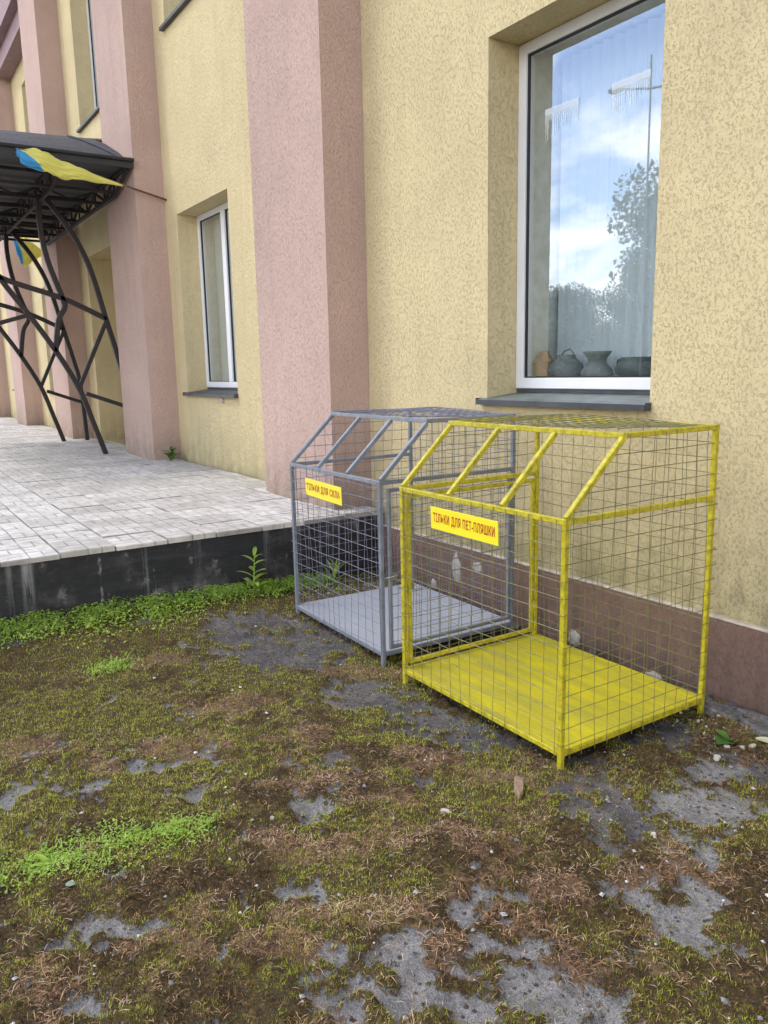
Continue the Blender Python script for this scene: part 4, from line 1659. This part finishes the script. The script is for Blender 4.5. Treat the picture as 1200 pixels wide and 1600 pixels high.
SLAB = 'broken asphalt slabs along the wall foot'
for i, (x, y, a, b, h, rz, lab) in enumerate((
        (-1.97, 3.10, .10, .06, .028, .2, 'flat broken asphalt slab right behind the yellow cage foot'),
        (-1.80, 3.09, .075, .045, .025, -.3, 'smaller broken asphalt slab at the right edge of the photo'),
        (-1.86, 3.17, .12, .02, .035, .05, 'narrow upright asphalt splinter pressed against the plinth'),
        (-2.15, 3.15, .09, .03, .03, .1, 'asphalt slab wedged behind the yellow cage'),
        (-1.64, 3.12, .09, .05, .03, .4, 'asphalt slab just outside the right edge'))):
    if i == 4:
        lab = 'rightmost broken asphalt slab at the plinth'
    chunk('asphalt_slab', x, y, a, b, h, rz, 'stone', lab, 'slab', SLAB, 40 + i)
for i in range(26):
    r = random.Random(300 + i)
    x = -1.55 - r.random() * 3.2
    y = 3.13 + r.random() * .07
    s = .012 + .028 * r.random()
    if i == 0:
        mbR = []
    chunk('rubble_stone', x, y, s * 1.3, s, s * .9, r.random() * 3, 'stone', 'rough grey stone in the dark gap along the wall foot', 'stone', 'loose stones along the wall foot', 70 + i)
for i, (x, y, s, lab) in enumerate(((-1.78, 2.84, .015, 'pale plaster flake lying right in front of the young weed'), (-1.72, 2.93, .016, 'pale plaster flake right of the young weed'),
                                    (-1.90, 2.86, .009, 'small pale plaster flake left of the young weed'), (-1.73, 2.87, .011, 'pale plaster flake between the weed and the dead leaf'))):
    chunk('plaster_flake', x, y, s, s * .6, .008, i * 1.1, 'shell', lab, 'flake', 'plaster flakes by the young weed', 110 + i)
for i in range(24):
    r = random.Random(500 + i)
    chunk('crumb', -2.02 + r.gauss(0, .05), 2.95 + r.gauss(0, .045), .004 + .006 * r.random(), .005, .005, r.random() * 3, 'shell' if i % 2 else 'stone',
          'tiny pale crumb in the heap by the rear foot of the yellow cage', 'crumb', 'crumbs by the rear foot of the yellow cage', 140 + i)
for i, (x, y, L, rz) in enumerate(((-1.90, 1.62, .07, .3), (-1.42, 1.95, .06, 2.1), (-2.3, .75, .05, 1.2), (-2.9, 1.1, .08, .9), (-3.7, 1.0, .07, .5), (-1.65, 1.75, .05, 2.6), (-1.3, 1.6, .06, 1.0), (-2.2, 1.75, .05, .2), (-4.45, .75, .10, 1.5), (-3.3, .25, .07, .1))):
    mb = MB()
    mb.tube([(-L / 2, 0, .006), (0, .004, .011), (L / 2, -.002, .006)], [.0018, .0022, .0012], 5)
    o = obj('twig', mb, M['wood'], None, True, (x, y, zat(x, y)))
    o.rotation_euler = (0, 0, rz)
    tag(o, 'thin dry twig lying on the moss', 'twig', 'dry twigs on the moss')
chunk('pebble', -1.745, 2.72, .013, .012, .017, .4, 'shell', 'round beige pebble on the moss below the young weed', 'pebble', None, 90)
chunk('bone', -2.073, 1.594, .024, .009, .014, .5, 'shell', 'chewed white bone in front of the yellow cage', 'bone', None, 91)
chunk('pebble', -2.40, 1.06, .009, .008, .009, .4, 'shell', 'white pebble on brown litter left of the bare grey patch', 'pebble', None, 92)
chunk('pebble', -1.55, 2.08, .010, .009, .009, .4, 'shell', 'white pebble at the lower tip of the right bare patch', 'pebble', None, 94)
chunk('wood_chip', -2.03, 1.91, .018, .070, .016, .9, 'wood', 'splintered brown wood chip in front of the near cage post', 'wood chip', None, 93)
mb = MB()
leaf(mb, (0, 0, .012), (.9, .35, .1), .10, .055, .5, .3, 6, .15)
tag(obj('dead_leaf', mb, M['paleleaf'], None, False, (-1.745, 2.99, .02)), 'pale dead leaf lying by the rubble at the right edge', 'leaf')
mb = MB()
leaf(mb, (0, 0, .012), (.5, .9, .05), .030, .03, .5, .2, 5, .1)
tag(obj('dead_leaf', mb, m_simple('grey_green_leaf', (.25, .32, .24), .7), None, False, (-2.42, .36, .02)), 'small grey green leaf below the clover patch', 'leaf')


# ------------------------------------------------------------------ what the big pane reflects: trees and a street lamp across the yard
def make_tree(seed, h, cr, label, mesh_from=None, loc=(0, 0, 0), sc=1):
    root = empty('tree', loc, label, 'tree', 'trees across the yard')
    root.scale = (sc, sc, sc)
    if mesh_from:
        for ch in mesh_from.children:
            c = ch.copy()
            C.objects.link(c)
            c.parent = root
        return root
    r = random.Random(seed)
    tb = MB()
    tb.tube([(0, 0, -.2), (.05, .02, h * .25), (.0, .1, h * .5), (.1, 0, h * .8)], [.22, .17, .12, .05], 8)
    cl = []
    for i in range(40):
        a_ = r.random() * 6.283
        zc = h * (.32 + .62 * r.random())
        rr_ = cr * (.25 + .7 * r.random()) * math.sin(math.pi * min(1, max(.1, (zc / h - .2) / .85))) ** .6
        p = (rr_ * math.cos(a_), rr_ * math.sin(a_), zc)
        cl.append(p)
        tb.tube([(0, 0, zc * .6), (p[0] * .5, p[1] * .5, zc * .82), p], [.06, .035, .015], 5)
    obj('trunk', tb, M['bark'], root)
    ng = np.random.default_rng(seed)
    n = 26000
    ci = ng.integers(0, len(cl), n)
    c0 = np.array(cl)[ci]
    d = ng.normal(size=(n, 3))
    d /= np.linalg.norm(d, axis=1)[:, None]
    rr2 = (cr * .36) * ng.random(n) ** .4
    P = c0 + d * rr2[:, None] * np.array([1, 1, .8])
    s = .05 + .07 * ng.random(n)
    u = ng.normal(size=(n, 3))
    u /= np.linalg.norm(u, axis=1)[:, None]
    v = np.cross(u, ng.normal(size=(n, 3)))
    v /= np.linalg.norm(v, axis=1)[:, None]
    Vv = np.stack([P - u * s[:, None], P + v * s[:, None] * .6, P + u * s[:, None], P - v * s[:, None] * .6], 1).reshape(-1, 3)
    npmesh('crown', Vv, np.arange(n * 4).reshape(n, 4), M['tree_leaf'], np.repeat(ng.random(n), 4), root)
    return root


T0 = make_tree(3, 8.6, 3.3, 'tall tree across the yard mirrored at the right of the big pane', None, (-16.6, -17.0, 0))
for i, (x, y, s, lab) in enumerate(((-22.0, -20.5, .62, 'middle sized tree mirrored at the centre of the big pane'), (-31.0, -25.5, .66, 'low tree mirrored at the left of the big pane'),
                                    (-12.0, -22.0, 1.15, 'broad tree across the yard to the right of the tall one'), (-40.0, -22.0, .75, 'low tree far across the yard'),
                                    (-3.0, -24.0, 1.2, 'broad tree across the yard behind the photographer'))):
    make_tree(3, 8.6, 3.3, lab, T0, (x, y, 0), s).rotation_euler = (0, 0, i * 1.3)
for i, (x, y, s) in enumerate(((-26.0, -21.0, 1.15), (-20.0, -19.5, 1.0), (-33.0, -22.0, 1.2), (-15.5, -20.5, 1.1))):
    b_ = empty('bush', (x, y, -1.9 * s), 'low dense bush under the trees mirrored in the big pane', 'bush', 'bushes under the mirrored trees')
    b_.scale = (s * 1.3, s * 1.3, s * .55)
    c = T0.children[1].copy() if 'crown' in T0.children[1].name else T0.children[0].copy()
    C.objects.link(c)
    c.parent = b_
lp = empty('street_lamp', (-12.66, -8.7, 0), 'street lamp with a side arm mirrored in the big pane', 'street lamp')
mb = MB()
mb.tube([(0, 0, -.2), (0, 0, 4), (0, 0, 8.4)], [.03, .026, .02], 10)
obj('pole', mb, M['lamp_metal'], lp)
mb = MB()
mb.tube([(.5, -.4, 7.75), (0, 0, 7.7), (-.55, .45, 7.75)], .025, 8)
obj('arm', mb, M['lamp_metal'], lp)
mb = MB()
mb.box(-.75, -.45, .37, .55, 7.70, 7.80, bev=.02)
obj('lamp_head', mb, M['lamp_metal'], lp)
